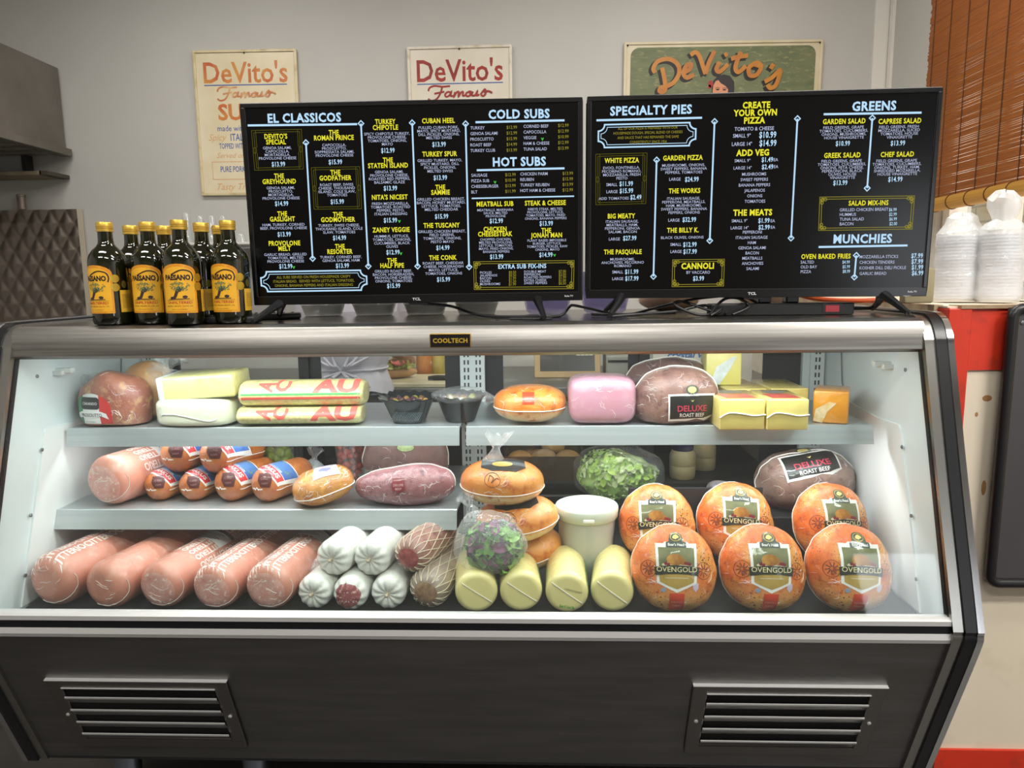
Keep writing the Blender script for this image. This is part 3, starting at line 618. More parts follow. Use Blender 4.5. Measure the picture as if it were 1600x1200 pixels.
a.block('''H,475.5,184|EL CLASSICOS
H,811,178|COLD SUBS
H,811.5,252.5|HOT SUBS
N,431,213,C,8.8|DEVITO'S|SPECIAL
D,433,231|GENOA SALAMI,|CAPOCOLLA,|MORTADELLA,|PROVOLONE CHEESE
P,435,256.5|$13.99
N,436,275,C,8.5|THE|GREYHOUND
D,438.5,293.5|GENOA SALAMI,|PROSCUITTO,|MORTADELLA,|PROVOLONE CHEESE
P,440,318|$14.99
N,441,334,C,8.2|THE|GASLIGHT
D,443,351|HAM, TURKEY, CORNED|BEEF, PROVOLONE CHEESE
P,444,366|$13.99
N,444.5,380,C,8.2|PROVOLONE|MELT
D,446,397.5|GARLIC BREAD, GRILLED|TOMATOES, MELTED|PROVOLONE CHEESE
P,446.5,416|$12.99
V,459,417|v
T,490,432.5,C,6.5|ALL SUBS SERVED ON FRESH HOUSEMADE CRISPY|ITALIAN BREAD.  SERVED WITH LETTUCE, TOMATOES,|ONIONS, BANANA PEPPERS AND ITALIAN DRESSING
N,521.5,207,C,8.2|THE|ROMAN PRINCE
D,522,226.5|CAPOCOLLA,|PROSCUITTO,|SOPPRESSATA SALAMI,|PROVOLONE CHEESE
P,524,253|$15.99
N,524,269.5,C,8.5|THE|GODFATHER
D,526,288.5|ROAST BEEF, SWISS|CHEESE, THOUSAND|ISLAND, COLE SLAW,|TOMATOES
P,527,315|$15.99
N,528,335,C,8|THE|GODMOTHER
D,529.5,352|TURKEY, SWISS CHEESE,|THOUSAND ISLAND, COLE|SLAW, TOMATOES
P,530.5,371.5|$14.99
N,531,385,C,8|THE|RESORTER
D,532.5,401.5|TURKEY, CORNED BEEF,|GENOA SALAMI, HAM
P,535,415|$13.99
N,602,190,C,9|TURKEY|CHIPOTLE
D,604.5,209|SPICY CHIPOTLE TURKEY,|PROVOLONE CHEESE,|TOMATOES, ONIONS,|MAYO
P,606,235|$12.99
N,606,250,C,8.5|THE|STATEN ISLAND
D,608,268.5|GENOA SALAMI,|PROVOLONE CHEESE,|ROASTED RED PEPPERS,|BALSAMIC GLAZE
P,610,294|$13.99
N,609,308|NITA'S NICEST
D,610,318|FRESH MOZZARELLA,|TOMATOES, ROASTED|PEPPERS, PESTO,|ITALIAN DRESSING
P,610,344|$15.99
V,624,345|v
N,611,359|ZANEY VEGGIE
D,612,369|HUMMUS, LETTUCE,|TOMATOES, ONIONS,|CUCUMBERS, BLACK|OLIVES
P,614,394|$12.99
V,626.5,395.5|v
N,612.5,407,C,7.8|THE|HALF PIPE
D,614.5,423.5,C,5.2|GRILLED ROAST BEEF,|BACON, HORSERADISH,|PROVOLONE CHEESE,|ONIONS, TOMATOES
P,615,446.5|$15.99
N,685,188.5|CUBAN HEEL
D,685.3,199|PULLED CUBAN PORK,|MAYO, SPICY MUSTARD,|DILL PICKLES, ONIONS,|MELTED SWISS
P,686,225.5|$13.99
N,687,240.5|TURKEY SPUR
D,687,250.5,C,5.6|GRILLED TURKEY, MAYO,|SPICY MUSTARD, DILL|PICKLES, ONIONS,|MELTED SWISS
P,688,277.5|$13.99
N,688,292.5,C,8|THE|SAMMIE
D,689,311|GRILLED CHICKEN BREAST,|BACON, HONEY MUSTARD,|LETTUCE, TOMATOES,|MELTED CHEDDAR
P,690,338|$15.99
N,690,352|THE TUSCANY
D,690.5,361.5|GRILLED CHICKEN BREAST,|FIELD GREENS,|TOMATOES, ONIONS,|PESTO MAYO
P,692,387|$14.99
N,692,402.5|THE CONK
D,692.5,411|ROAST BEEF, CHEDDAR|CHEESE, HORSERADISH|MAYO, LETTUCE,|TOMATOES, ONIONS
P,693,436.5|$15.99
E,735,200,L,8.85|TURKEY|GENOA SALAMI|PROSCUITTO|ROAST BEEF|TURKEY CLUB
Y,791.5,199,L,8.9|$12.99|$12.99|$15.99|$14.99|$13.99
E,818,197.5,L,8.9|CORNED BEEF|CAPOCOLLA|VEGGIE|HAM & CHEESE|TUNA SALAD
V,847.5,216.5|v
Y,872,196,L,8.9|$12.99|$12.99|$10.99|$12.99|$13.99
E,736.5,274,L,8.7|SAUSAGE|PIZZA SUB|CHEESEBURGER|BLT
V,773.5,284|v
Y,789.5,273,L,8.6|$12.99|$10.99|$13.99|$11.99
E,813,272,L,8.6|CHICKEN PARM|REUBEN|TURKEY REUBEN|HOT HAM & CHEESE
Y,879,271,L,8.6|$13.99|$15.99|$13.99|$12.99
N,773.5,318.5|MEATBALL SUB
S,774,328,C,4.8|MEATBALLS, MARINARA|SAUCE, MELTED|PROVOLONE
P,775.5,345|$12.99
N,852,317|STEAK & CHEESE
S,852,326.5,C,4.9|RIBEYE STEAK, MELTED|PROVOLONE, LETTUCE,|TOMATOES, MAYO, FRIED|ONIONS, BANANA PEPPERS
P,853.5,349|$13.99
N,773.5,358,C,7.5|CHICKEN|CHEESESTEAK
S,774.5,374,C,4.8|CHOPPED CHICKEN,|MELTED PROVOLONE,|LETTUCE, TOMATOES,|MAYO, FRIED ONIONS,|BANANA PEPPERS
P,776,401|$13.99
N,853.5,360,C,7.4|THE|JONAH MAN
S,854.5,375.5,C,4.8|PLANT BASED IMPOSSIBLE|BURGER, LETTUCE,|TOMATOES, PICKLES, RAW|ONIONS, MAYO
P,853,398|$14.99
V,866.5,398|v
F,816,416|EXTRA SUB FIX-INS
S,750,426,L,4.5|PICKLES|JALAPENOS|BACON|OLIVES|MUSHROOMS
T,795,425.5,L,4.7|$0.50|$0.50|$1.99|$1.50|$1.99
S,819,424.5,L,4.5|DOUBLE MEAT|PEPPERONI|ROASTED PEPPERS|EXTRA CHEESE|SWEET PEPPERS
T,873,424,L,4.7|$7.00|$2.00|$1.99|$1.00|$0.50''')
a.ul((387,196),(558,194)); a.ul((743,191),(882,188)); a.ul((745,266),(882,263)); a.line('c',[(737,310),(897,306.5)],.0028)
for q in (((478,223),(488.5,404)),((564,193),(575.5,416)),((644,192),(652.5,416)),((727.5,193.5),(733,417))): a.div(*q)
a.deco([(393,204),(471,202),(474,264),(398,266)]); a.deco([(486.5,262),(562,260.5),(565,326),(491,327)])
a.plaque([(407,424),(572,423),(574,454),(409,455)]); a.corner([(740,409),(897,407),(896,451),(741,452.5)]); a.done()
b.block('''H,1017,172|SPECIALTY PIES
U,1012,200,C,7.2|ALL OF OUR PIZZA IS PREPARED WITH OUR|HOUSEMADE DOUGH, SPECIAL BLEND OF CHEESES|AND SAUCE THAT HAS REMAINED THE SAME|CONSISTENTLY SINCE 1954
N,971.5,250.5|WHITE PIZZA
D,971,262,C,5.5|EVOO, FONTINELLA,|PECORINO ROMANO,|MOZZARELLA, FRESH|PESTO
E,956,288.5,C,11|SMALL|LARGE
P,978.5,287,C,11|$11.99|$15.99
D,959,310|ADD TOMATOES
P,993.5,308|$2.49
N,971,337.5|BIG MEATY
D,972,346|ITALIAN SAUSAGE,|MEATBALLS, HAM,|PEPPERONI, GENOA|SALAMI, BACON
E,960,373.5|LARGE
P,984,372|$27.99
N,973,393.5|THE PASQUALE
D,972.5,405,C,5.2|MUSHROOMS,|ANCHOVIES, PECORINO|ROMANO
E,965,425,C,10.5|SMALL|LARGE
P,987,424.5,C,10.5|$11.99|$17.99
N,1067,246.5|GARDEN PIZZA
D,1068,258,C,5.6|MUSHROOMS, ONIONS,|SWEET PEPPERS, BANANA|PEPPERS, TOMATOES
E,1054.5,280|LARGE
P,1081,280|$24.99
N,1069.5,298|THE WORKS
D,1068,310,C,5.5|ITALIAN SAUSAGE,|PEPPERONI, MEATBALLS,|HAM, MUSHROOMS,|SWEET PEPPERS, BANANA|PEPPERS, ONIONS
E,1053,344|LARGE
P,1077,343|$32.99
N,1067,359.5|THE BILLY K.
D,1066,371|BLACK OLIVES, ONIONS
E,1056,382,C,11|SMALL|LARGE
P,1078,382,C,11|$12.99|$17.99
B,1090,415.5|CANNOLI
E,1091,425.5|BY VACCARO
P,1091.5,435|$3.99
B,1182,164|CREATE
B,1180,176|YOUR OWN
B,1179,188|PIZZA
R,1178.5,201|TOMATO & CHEESE
R,1159,212,C,13|SMALL 9"|LARGE 14"
K,1199.7,210.5,C,13|$10.99|$14.99
B,1176,238.5|ADD VEG
E,1160,251,C,11.4|SMALL 9"|LARGE 14"
P,1199,249.3,C,11.3|$1.49|$2.49
E,1212.3,249.5,C,10.8|EA|EA
E,1178.3,272,C,8.5|MUSHROOMS|SWEET PEPPERS|BANANA PEPPERS|JALAPENOS|ONIONS|TOMATOES
B,1176,332|THE MEATS
E,1155.3,345,C,11|SMALL 9"|LARGE 14"
P,1193.7,344.5,C,10.5|$1.99|$2.99
E,1207.5,345,C,10|EA|EA
E,1175.5,362.7|PEPPERONI
E,1174.5,371,C,8.1|ITALIAN SAUSAGE|HAM|GENOA SALAMI|BACON|MEATBALLS|ANCHOVIES|SALAMI
H,1366,165.5|GREENS
N,1319,189.5|GARDEN SALAD
D,1318,199,C,5.3|FIELD GREENS, GRAPE|TOMATOES, CUCUMBERS,|ONIONS, MUSHROOMS,|HOUSE VINAIGRETTE
P,1317,224|$10.99
N,1406,189|CAPRESE SALAD
D,1404.5,198|FIELD GREENS, FRESH|MOZZARELLA, SLICED|TOMATOES, HOUSE|VINAIGRETTE
P,1403,223.5|$13.99
N,1316,242.5|GREEK SALAD
D,1315,251.5,C,5.2|FIELD GREENS, GRAPE|TOMATOES, CUCUMBERS,|ONIONS, FETA CHEESE,|PEPERONCINI, BLACK|OLIVES, HOUSE|VINAIGRETTE
P,1313,285.5|$13.99
N,1402,241|CHEF SALAD
D,1401,251,C,5.2|FIELD GREENS, GRAPE|TOMATOES, CUCUMBERS,|ONIONS, TURKEY, HAM,|SHREDDED MOZARELLA,|HOUSE VINAIGRETTE
P,1399,280|$14.99
N,1357,317|SALAD MIX-INS
E,1312,328,L,7.3|GRILLED CHICKEN BREAST|HUMMUS|TUNA SALAD|BACON
Q,1395,327.5,C,7.3|$6.99|$2.99|$6.99|$2.00
H,1348,373|MUNCHIES
N,1290.5,400.5|OVEN BAKED FRIES
E,1251,409.7,L,7.4|SALTED|OLD BAY|PIZZA
Q,1322,409.5,C,7.2|$4.99|$5.99|$8.99
E,1343,401.3,L,8.7|MOZZARELLA STICKS|CHICKEN TENDERS|KOSHER DILL DELI PICKLE|GARLIC BREAD
P,1433,399.5,C,9|$7.99|$7.99|$1.99|$6.99''')
b.ul((932,188),(1097,184)); b.ul((1287,178.5),(1440,176)); b.ul((1279,386),(1418,383.5))
for q in (((1026,250),(1021,432)),((1116.5,190),(1109,376)),((1246,185.5),(1236,372)),((1363,184.5),(1355,294)),((1338,399),(1335,433))): b.div(*q)
b.plaque([(935,195),(1087,191.5),(1087,227),(935,231)]); b.deco([(931,241),(1011,239),(1009,318),(931,320)]); b.corner([(1051,406),(1132,405),(1130.5,447),(1050,448)]); b.corner([(1281,308),(1429,306),(1425,358),(1279,360)]); b.done()
# ------------------------------------------------------------------ cables, remotes, power strip, cup stacks on the case top
CB=mat('black_cable','#111113',.45)
def cable(label,pts,r=.0032,m=CB,name='power_cable'):
    return tag(MB().tube(crom([Vector(p) for p in pts],7),r,8).build(name,m),label,'cable')
z=ZT+.004
cable('black power cable looping from the left television over the case top',[(-.37,.05,1.235),(-.30,.06,1.228),(-.25,.05,1.212),(-.20,.04,z),(-.10,.03,z),(-.05,.05,z),(-.03,.06,1.222),(-.02,.065,1.226),(.02,.075,1.217),(.08,.09,z),(.17,.12,z),(.22,.13,z)])
cable('thin black cord lying flat in a loop before the left television',[(-.19,-.03,z-.001),(-.15,-.052,z-.001),(-.10,-.055,z-.001),(-.07,-.04,z-.001),(-.10,-.03,z-.001),(-.16,-.025,z-.001)],.002)
cable('black cable drooping from the right television to the tangled cords',[(.34,.07,1.245),(.25,.08,1.236),(.16,.09,1.215),(.11,.08,z),(.06,.075,z),(.02,.07,z+.001)])
tg=[(.06,.0,z),(.12,.02,z+.003),(.2,.03,z+.008),(.27,.05,1.223),(.30,.03,1.21),(.25,.02,z),(.2,.03,1.225),(.22,.05,1.232),(.28,.03,1.212),(.30,.02,1.218),(.27,.0,z),(.31,.05,1.235),(.34,.04,1.238),(.36,.03,1.22),(.32,.01,z)]
cable('tangled bundle of black cords behind the right television',tg)
cable('coiled black cord end hanging beside the power strip',[(.33,.06,1.245),(.37,.05,1.235),(.385,.045,1.22),(.37,.04,1.21),(.35,.045,1.225),(.33,.05,1.215),(.31,.03,z)],.0028)
cable('orange extension hose curving behind the right television foot',[(.50,.30,1.262),(.54,.29,1.245),(.60,.27,1.228),(.68,.24,1.223),(.76,.22,1.226)],.006,mat('orange_hose','#d85a22',.45),'orange_hose')
ps=thing('power_strip','long black power strip with a red switch under the right television','power strip',(.435,.055,ZT+.0005))
MB().box(-.155,.155,-.02,.022,0,.026).build('body',mat('strip_black','#1a1a1c',.4),ps,bevel=.003,smooth=0)
MB().box(.092,.122,-.0215,-.019,.006,.021).build('switch',mat('switch_red','#8e1220',.3,em=.25),ps,bevel=.001,smooth=0)
MB().box(.086,.128,-.0208,-.0195,.003,.024).build('switch_surround',BLK,ps,smooth=0)
for q in (-.05,.01): MB().box(q,q+.028,-.012,.018,.026,.045).build('plug',BLK,ps,bevel=.003,smooth=0)
MB().tube([(.155,0,.012),(.20,.01,.012),(.235,.04,.02),(.25,.06,.03)],.004,8).build('lead',CB,ps)
for i,(px,py,a_,lab) in enumerate(((366,498,0,'black remote control lying beside the rightmost olive oil bottle'),(432,496,.3,'black remote control lying behind the left television foot'))):
    p=W(px,py,-.045+i*.13)
    t=thing('remote_control',lab,'remote control',(p.x,p.y,ZT+.0006),(0,0,a_),None)
    MB().box(-.055,.055,-.02,.02,0,.015).build('body',mat('remote_black','#202022',.4),t,bevel=.005,smooth=30)
    for k in range(10): MB().lathe([(.003,.015),(.003,.0165),(.002,.017)],8,Matrix.Translation((-.044+k%5*.02,-.008+k//5*.016,0))).build('button',mat('button_grey','#4a4a4c',.5),t)
CLR=film('clear_container',tint='#f8f8f4',white=.5,rough=.12,wrinkle=0)
nm_=0
def cupstack(x,y,r,n,dz,h,lab,grp,m):
    base=None
    for k in range(n):
        l_=lab
        if base is None:
            o=MB().lathe([(r*.80,0),(r*.82,.002),(r*.97,h-.004),(r,h-.003),(r,h),(r*.95,h)],28,cap=False).lathe([(.0005,.0005),(r*.80,.0005)],28,cap=False).build('clear_container',m,loc=(x,y,ZT+.001)); base=o; tag(o,l_,'container',group=grp)
        else:
            o=base.copy(); COL.objects.link(o); o.location=(x,y,ZT+.001+k*dz)
for px,lab in ((505,'clear container in the first nested stack from the left behind the left television'),(585,'clear container in the second nested stack from the left behind the left television'),(665,'clear container in the third nested stack from the left behind the left television'),(745,'clear container in the fourth nested stack from the left behind the left television')):
    p=W(px,485,.25); cupstack(p.x,.25,.056,9,.0050,.03,lab,lab.replace('clear container in','clear containers in'),CLR)
LAVC=film('lavender_container',tint='#dcd8f0',white=.22,rough=.15,wrinkle=0)
for px,lab in ((855,'tall lavender tinted container behind the gap of the two televisions'),(945,'lavender tinted container behind the left foot of the right television')):
    p=W(px,480,.24); tag(MB().lathe([(.045,0),(.052,.006),(.062,.05),(.066,.10),(.062,.102),(.05,.01)],28,cap=False).build('lavender_container',LAVC,loc=(p.x,.24,ZT+.001)),lab,'container')
for px,py,lab,sx in ((1045,478,'bread roll in clear wrap behind the right television',.075),(1200,465,'bag of rolls behind the power strip',.07)):
    p=W(px,py,.30); t=thing('bread_roll',lab,'bread',(p.x,.30,ZT),(0,0,0)); MB().sup(sx,.05,.03,(0,0,.03),fn=lump(.1,20,px)).build('crumb_body',mat('roll_crust','#c99b72',.5,c2='#d9b38f',sc=20,wrap=.4),t); MB().sup(sx*1.06,.055,.034,(0,0,.034),fn=lump(.15,24,px)).build('wrap',CLING,t)
# ------------------------------------------------------------------ olive oil bottles
bt=thing('olive_oil_bottle','x','bottle',(0,0,ZT),(0,0,0),'olive oil bottles on the case')
OILG=mat('dark_oil_glass','#1a1c08',.06,c2='#0d0d06',sc=6,spec=.7,coat=.5)
body=MB().lathe([(.030,0),(.035,.002),(.0375,.008),(.038,.02),(.038,.128),(.0372,.137),(.034,.147),(.027,.157),(.0195,.164),(.0155,.170),(.0145,.178),(.0140,.20)],40)
body.build('glass_body',OILG,bt); 
cp_=MB().lathe([(.0150,.1945),(.0162,.195),(.0162,.1995),(.0152,.2),(.0152,.201),(.0164,.2015),(.0164,.204),(.0155,.2045),(.0164,.205),(.0164,.213),(.0155,.2145),(.010,.215)],30).build('screw_cap',mat('gold_cap','#d9b24c',.35,.55),bt)
def cyl(r,zc,e): return lambda x,y: Vector((r*math.sin(x/r)+math.sin(x/r)*e,-(r+e)*math.cos(x/r),zc+y))
def cylm(r,zc,e): return lambda x,y: Vector(((r+e)*math.sin(x/r),-(r+e)*math.cos(x/r),zc+y))
lp=[(-.036,-.05),(.036,-.05),(.036,.032)]+[(.036*math.cos(t),.032+.018*math.sin(t)) for t in [PI*k/12 for k in range(1,12)]]+[(-.036,.032)]
lb=Flat().poly(lp).build('front_label',mat('label_amber','#e39a22',.45,c2='#d98a1c',sc=30,c3='#eab13a'),bt,cylm(.038,.075,.0004),.006)
Flat().poly([(x*.88,y*.9-.001) for x,y in lp]).build('label_field',mat('label_gold','#efb62c',.45,c2='#e8a526',sc=22),lb,cylm(.038,.075,.0007),.006)
Flat().text('PAESANO',-.001,.0225,.0098,w=.051,bold=.05).line(crom([(-.012,.028),(.008,.037),(.024,.034),(.029,.024),(.027,.015)],6),.0026).build('brand_lettering',mat('label_black','#2a1c10',.5),lb,cylm(.038,.075,.0010),.004)
tr_=Flat().line(crom([(-.016,-.020),(-.008,-.018),(-.004,-.010),(-.001,-.003),(.004,.002)],5),.006).line(crom([(-.002,-.006),(.004,-.004),(.009,.003)],4),.003).line([(-.020,-.0215),(.020,-.021)],.0016).ell(.012,-.017,.005,.003,10)
tr_.build('tree_trunk',mat('trunk_brown','#3d2a26',.6),lb,cylm(.038,.075,.0011),.004)
lf=Flat(); rd=random.Random(3)
for k in range(95):
    a_=rd.random()*2*PI; q=rd.random()**.5; lf.ell(.003+.019*q*math.cos(a_),.005+.0105*q*math.sin(a_),.0016,.0008,5)
lf.build('tree_leaves',mat('leaf_grey_green','#5b7a52',.6),lb,cylm(.038,.075,.0013))
Flat().text('UNFILTERED',0,-.0285,.0048,w=.05,bold=.015).build('red_lettering',mat('label_red','#b8361e',.5),lb,cylm(.038,.075,.0010),.004)
Flat().rect(-.027,.027,-.0242,-.0236).text('EXTRA VIRGIN OLIVE OIL',0,-.0355,.0028,w=.053).text('FIRST COLD PRESSED',0,-.0425,.0016,w=.03).build('brown_lettering',mat('label_brown','#7a5520',.5),lb,cylm(.038,.075,.0010),.004)
bk=Flat()
def sh_(fl,x0): return fl
Flat().rect(.048,.092,-.048,-.002).build('back_label',mat('label_yellow','#dfae34',.45),bt,cylm(.038,.075,.0004),.006)
q=Flat()
for k in range(10): q.rect(.052,.088,-.012-.003*k,-.0112-.003*k)
q.build('back_label_print',mat('label_brown',''),bt,cylm(.038,.075,.0008),.005)
for q in (.022,.004): Flat().ell(.040,q,.0085,.0085,18).build('gold_medal',mat('medal_gold','#c9a53a',.3,.7),bt,cylm(.038,.075,.0012),.004)
Flat().ell(.058,.010,.006,.008,16).build('green_medal',mat('medal_olive','#6b6327',.4,.5),bt,cylm(.038,.075,.0012),.004)
Flat().ell(-.044,.016,.007,.007,16).build('red_seal',mat('seal_red','#a3201c',.4),bt,cylm(.038,.075,.0012),.004)
def px_at(px,Y): return W(px,450,Y).x
BT=((172,-.055,-22,'olive oil bottle standing apart at the far left'),(238,-.045,-4,'front olive oil bottle, second from left, beside the bare gap'),(287,-.080,3,'nearest olive oil bottle in the middle of the cluster'),(362,-.05,-18,'olive oil bottle at the right end beside the left television'),
 (212,.035,-30,'rear olive oil bottle peeking out left of the second front bottle'),(263,.06,10,'rear olive oil bottle between the two middle front bottles'),(321,-.005,-60,'olive oil bottle with label turned away behind the nearest bottle'),(349,.075,0,'rear olive oil bottle almost hidden behind the rightmost bottle'))
for i,(px,Y,a_,lab) in enumerate(BT):
    x=px_at(px,Y); l_=(x,Y,ZT+.0005); r_=(0,0,R(a_+8))
    if i==0: bt.location=l_; bt.rotation_euler=r_; bt['label']=lab
    else: dup(bt,lab,l_,r_)
# ================================================================== food in the case
rd=random.Random(11)
WHITE_L=mat('label_white','#e8e6e2',.4,coat=.6); BLK_L=mat('label_ink','#1b1a18',.45,coat=.5); REDL=mat('label_red_tag','#cf4326',.4,coat=.6); CREAML=mat('label_cream','#e6d9a4',.45); GOLDL=mat('label_gold_field','#b99a4c',.45,c2='#a98c40',sc=40,coat=.5)
def seam(name,parent,bv,pts,r=.0012):
    m=MB(); q=[]
    for p in pts:
        h=bv.find_nearest(Vector(p)); q.append(h[0]+h[1]*.0008)
    return m.tube(q,r,5).build(name,mat('film_seam','#e9e6de',.25),parent)
GLINT=mat('crease_glint','#eef0ee',.15,coat=1)  # near-white colour paints the sparkle of light on the film folds
def crease_glints(parent,bv,n,seed,L=.022,r=.00035,box=(.1,.1),d=(0,1,-.25)):
    'film glints painted as short irregular near-white folds on the side facing the glass'
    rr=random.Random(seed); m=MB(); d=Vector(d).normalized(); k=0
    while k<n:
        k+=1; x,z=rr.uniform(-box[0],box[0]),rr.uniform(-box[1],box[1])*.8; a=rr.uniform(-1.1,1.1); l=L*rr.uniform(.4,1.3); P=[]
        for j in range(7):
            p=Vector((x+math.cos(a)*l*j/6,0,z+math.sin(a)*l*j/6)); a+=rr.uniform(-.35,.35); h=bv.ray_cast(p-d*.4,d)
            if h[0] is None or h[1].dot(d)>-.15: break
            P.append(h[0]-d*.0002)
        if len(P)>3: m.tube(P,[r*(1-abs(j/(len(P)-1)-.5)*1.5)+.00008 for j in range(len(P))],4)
    if m.v: tag(m.build('crease_glint',GLINT,parent),kind='stuff')
def tuft(name,parent,c,r,d,seed,m=CLING,n=10):
    'crinkled end of a plastic wrap: a small flared, pleated cone'
    mb=MB(); v=[];f=[]; rr=random.Random(seed); N=18; c=Vector(c); d=Vector(d).normalized(); u=d.cross(Vector((.3,.2,1))).normalized(); w=d.cross(u)
    for j in range(5):
        for i in range(N):
            a=2*PI*i/N; rad=r*(1.0-.75*math.sin(min(1,j/2)*PI/2) if j<3 else .25+.35*(j-2))*(1+.35*rr.uniform(-1,1)*(j>0))
            v.append(c+d*(r*.55*j*(1+.15*rr.uniform(-1,1)))+u*rad*math.cos(a)+w*rad*math.sin(a))
    for j in range(4):
        for i in range(N): f.append((j*N+i,j*N+(i+1)%N,(j+1)*N+(i+1)%N,(j+1)*N+i))
    return mb.add(v,f).build(name,m,parent,smooth=30)
# ---------------- oven roasted turkeys standing upright in front
SKIN=mat('roast_turkey_skin','#db6409',.42,c2='#dd9540',c3='#b8480f',sc=17,lo=.44,hi=.60,spk='#3a200e',spsc=185,spth=.34,wrap=1,wsc=30,det=9,zsplit=(-.05,.07,'#d9ab66'))
FRONT=lambda e: None
def shield(w,h,notch=.18,tip=.16):
    return [(-w,h*(1-notch*.35)),(-w*.62,h*(1-notch*.35)+h*.0),(-w*.55,h),(w*.55,h),(w*.62,h*(1-notch*.35)),(w,h*(1-notch*.35)),(w*.95,-h*.62),(w*.45,-h*.82),(0,-h),(-w*.45,-h*.82),(-w*.95,-h*.62)]
def turkey(name='wrapped_turkey'):
    t=thing(name,'x','turkey',(0,0,0),(0,0,0),'oven roasted turkeys standing in the case')
    def fn(q):
        k=1-.10*max(0,q.z/.085)**1.3; b=1+.05*max(0,-q.z/.085)
        q=Vector((q.x*k*b,q.y,q.z)); return lump(.07,13,2)(q)*(1+.028*noise.noise(q*45))
    body=MB().sup(.084,.055,.086,e1=.92,e2=.92,nu=64,nv=44,fn=fn); bv=body.bvh(); body.build('turkey_body',SKIN,t,smooth=80)
    pj=lambda e: proj(bv,(0,-.15,.004),(1,0,0),(0,0,1),e)
    crease_glints(t,bv,26,3,.018,.0003,(.085,.085),(0,1,0))
    lab=Flat().poly(shield(.0405,.049)).build('label',WHITE_L,t,pj(.0008),.006)
    Flat().poly([(-.035,.038),(.035,.038),(.034,-.004),(-.034,-.004)]).build('label_picture',mat('label_olive','#5d6141',.45,c2='#77764a',sc=30,coat=.5),lab,pj(.0012),.006)
    Flat().poly([(-.034,-.012),(.034,-.012),(.0325,-.028),(.016,-.036),(0,-.042),(-.016,-.036),(-.0325,-.028)]).build('label_gold_panel',GOLDL,lab,pj(.0012),.006)
    Flat().ell(0,.005,.029,.0055,24).build('platter',mat('platter_cream','#cfc9a8',.4),lab,pj(.0016),.005)
    Flat().ell(-.003,.015,.0165,.011,20).ell(.012,.010,.008,.005,14).build('roast_bird',mat('roast_brown','#b9822f',.4,c2='#8f5a1c',sc=60,coat=.6),lab,pj(.0020),.004)
    g=Flat()
    for x in (-.021,-.016,.017,.021,.025): g.ell(x,.0075+.002*math.sin(x*900),.0033,.0033,10)
    g.build('red_fruit',mat('fruit_red','#7c1f2c',.4),lab,pj(.0022),.004)
    ban=[(-.041,-.0145),(-.02,-.0115),(0,-.0105),(.02,-.0115),(.041,-.0145),(.043,.0015),(.02,.0045),(0,.0055),(-.02,.0045),(-.043,.0015)]
    Flat().poly([(x,y-.001) for x,y in ban]).build('banner',mat('banner_green_black','#262b24',.45,coat=.5),lab,pj(.0025),.005)
    Flat().text('OVENGOLD',0,-.0035,.0095,w=.077,bold=.0).build('banner_lettering',CREAML,lab,pj(.0030),.004)
    em=[(-.0195,.038),(-.0195,.048),(-.014,.0495),(-.0125,.058)]+[(.0125*math.cos(a),.058+.0095*math.sin(a)) for a in [PI-PI*k/10 for k in range(1,10)]]+[(.0125,.058),(.014,.0495),(.0195,.048),(.0195,.038)]
    Flat().poly(em).build('emblem',mat('emblem_green','#3d463c',.45,coat=.5),lab,pj(.0016),.005)
    Flat().ring(0,.0575,.0098,.0072,.0012,22).build('emblem_ring',mat('emblem_gold','#b59c4e',.4,.4),lab,pj(.0020),.004)
    Flat().poly([(-.006,.0575),(-.003,.061),(.001,.0625),(.004,.0608),(.0065,.0585),(.006,.0562),(.003,.0555),(0,.053),(-.003,.0545),(-.0055,.055)]).build('emblem_head',mat('emblem_pale_gold','#d9c376',.4),lab,pj(.0022),.003)
    Flat().text("Boar's Head",0,.0435,.0052,w=.031,bold=.02).text('OVEN ROASTED TURKEY BREAST',0,-.020,.0022,w=.045).build('emblem_lettering',WHITE_L,lab,pj(.0022),.004)
    tag_=Flat().rect(-.0145,.0145,-.083,-.050).build('red_tag',REDL,t,pj(.0007),.006)
    Flat().text('OVENGOLD',0,-.067,.0035,w=.022).text('TURKEY',0,-.0745,.0035,w=.018).build('tag_lettering',mat('tag_pink','#f0a58c',.5),tag_,pj(.0012),.004)
    o=Flat()
    for cx_,cy_,a,b in ((-.054,-.004,.0145,.0165),(.053,-.006,.0145,.0165)):
        o.ring(cx_,cy_,a,b,.0012,24)
        for k in range(9):
            th=2*PI*k/9+.3; o.line([(cx_+a*.2*math.cos(th),cy_+b*.2*math.sin(th)),(cx_+a*.8*math.cos(th+.25),cy_+b*.8*math.sin(th+.25))],.002)
    o.build('printed_orange_slice',mat('print_brown','#74381f',.5),t,pj(.0005),.004)
    Flat().ell(-.026,-.044,.0048,.0048,14).build('inspection_seal',mat('seal_blue_grey','#8f9bb0',.5),t,pj(.0007),.004)
    Flat().poly([(.031,-.030),(.042,-.030),(.042,-.04),(.0365,-.047),(.031,-.04)]).build('lavender_badge',mat('badge_lavender','#cdbcd2',.4),t,pj(.0007),.004)
    seam('film_seam',t,bv,[(.1*math.cos(a),.012,.1*math.sin(a)) for a in [2*PI*k/60 for k in range(61)]],.0009)
    return t
tk=turkey()
TK=((1052,884,-.150,-19,-3,0,'front left turkey with gold label standing beside the yellow cheese rolls'),(1191,880,-.150,-18,2,2,'front middle turkey with gold label, dark peppercorn specks on its lower half'),(1325,882,-.150,-18,4,4,'front right turkey with gold label beside the white end wall'),
 (1026,818,-.02,-17,-6,-2,'rear left turkey with gold label beside the white lidded tub'),(1148,815,-.015,-20,0,4,'rear middle turkey with gold label half hidden, before the black riser'),(1297,817,-.015,-18,8,3,'rear right turkey with gold label under the dark roast beef'))
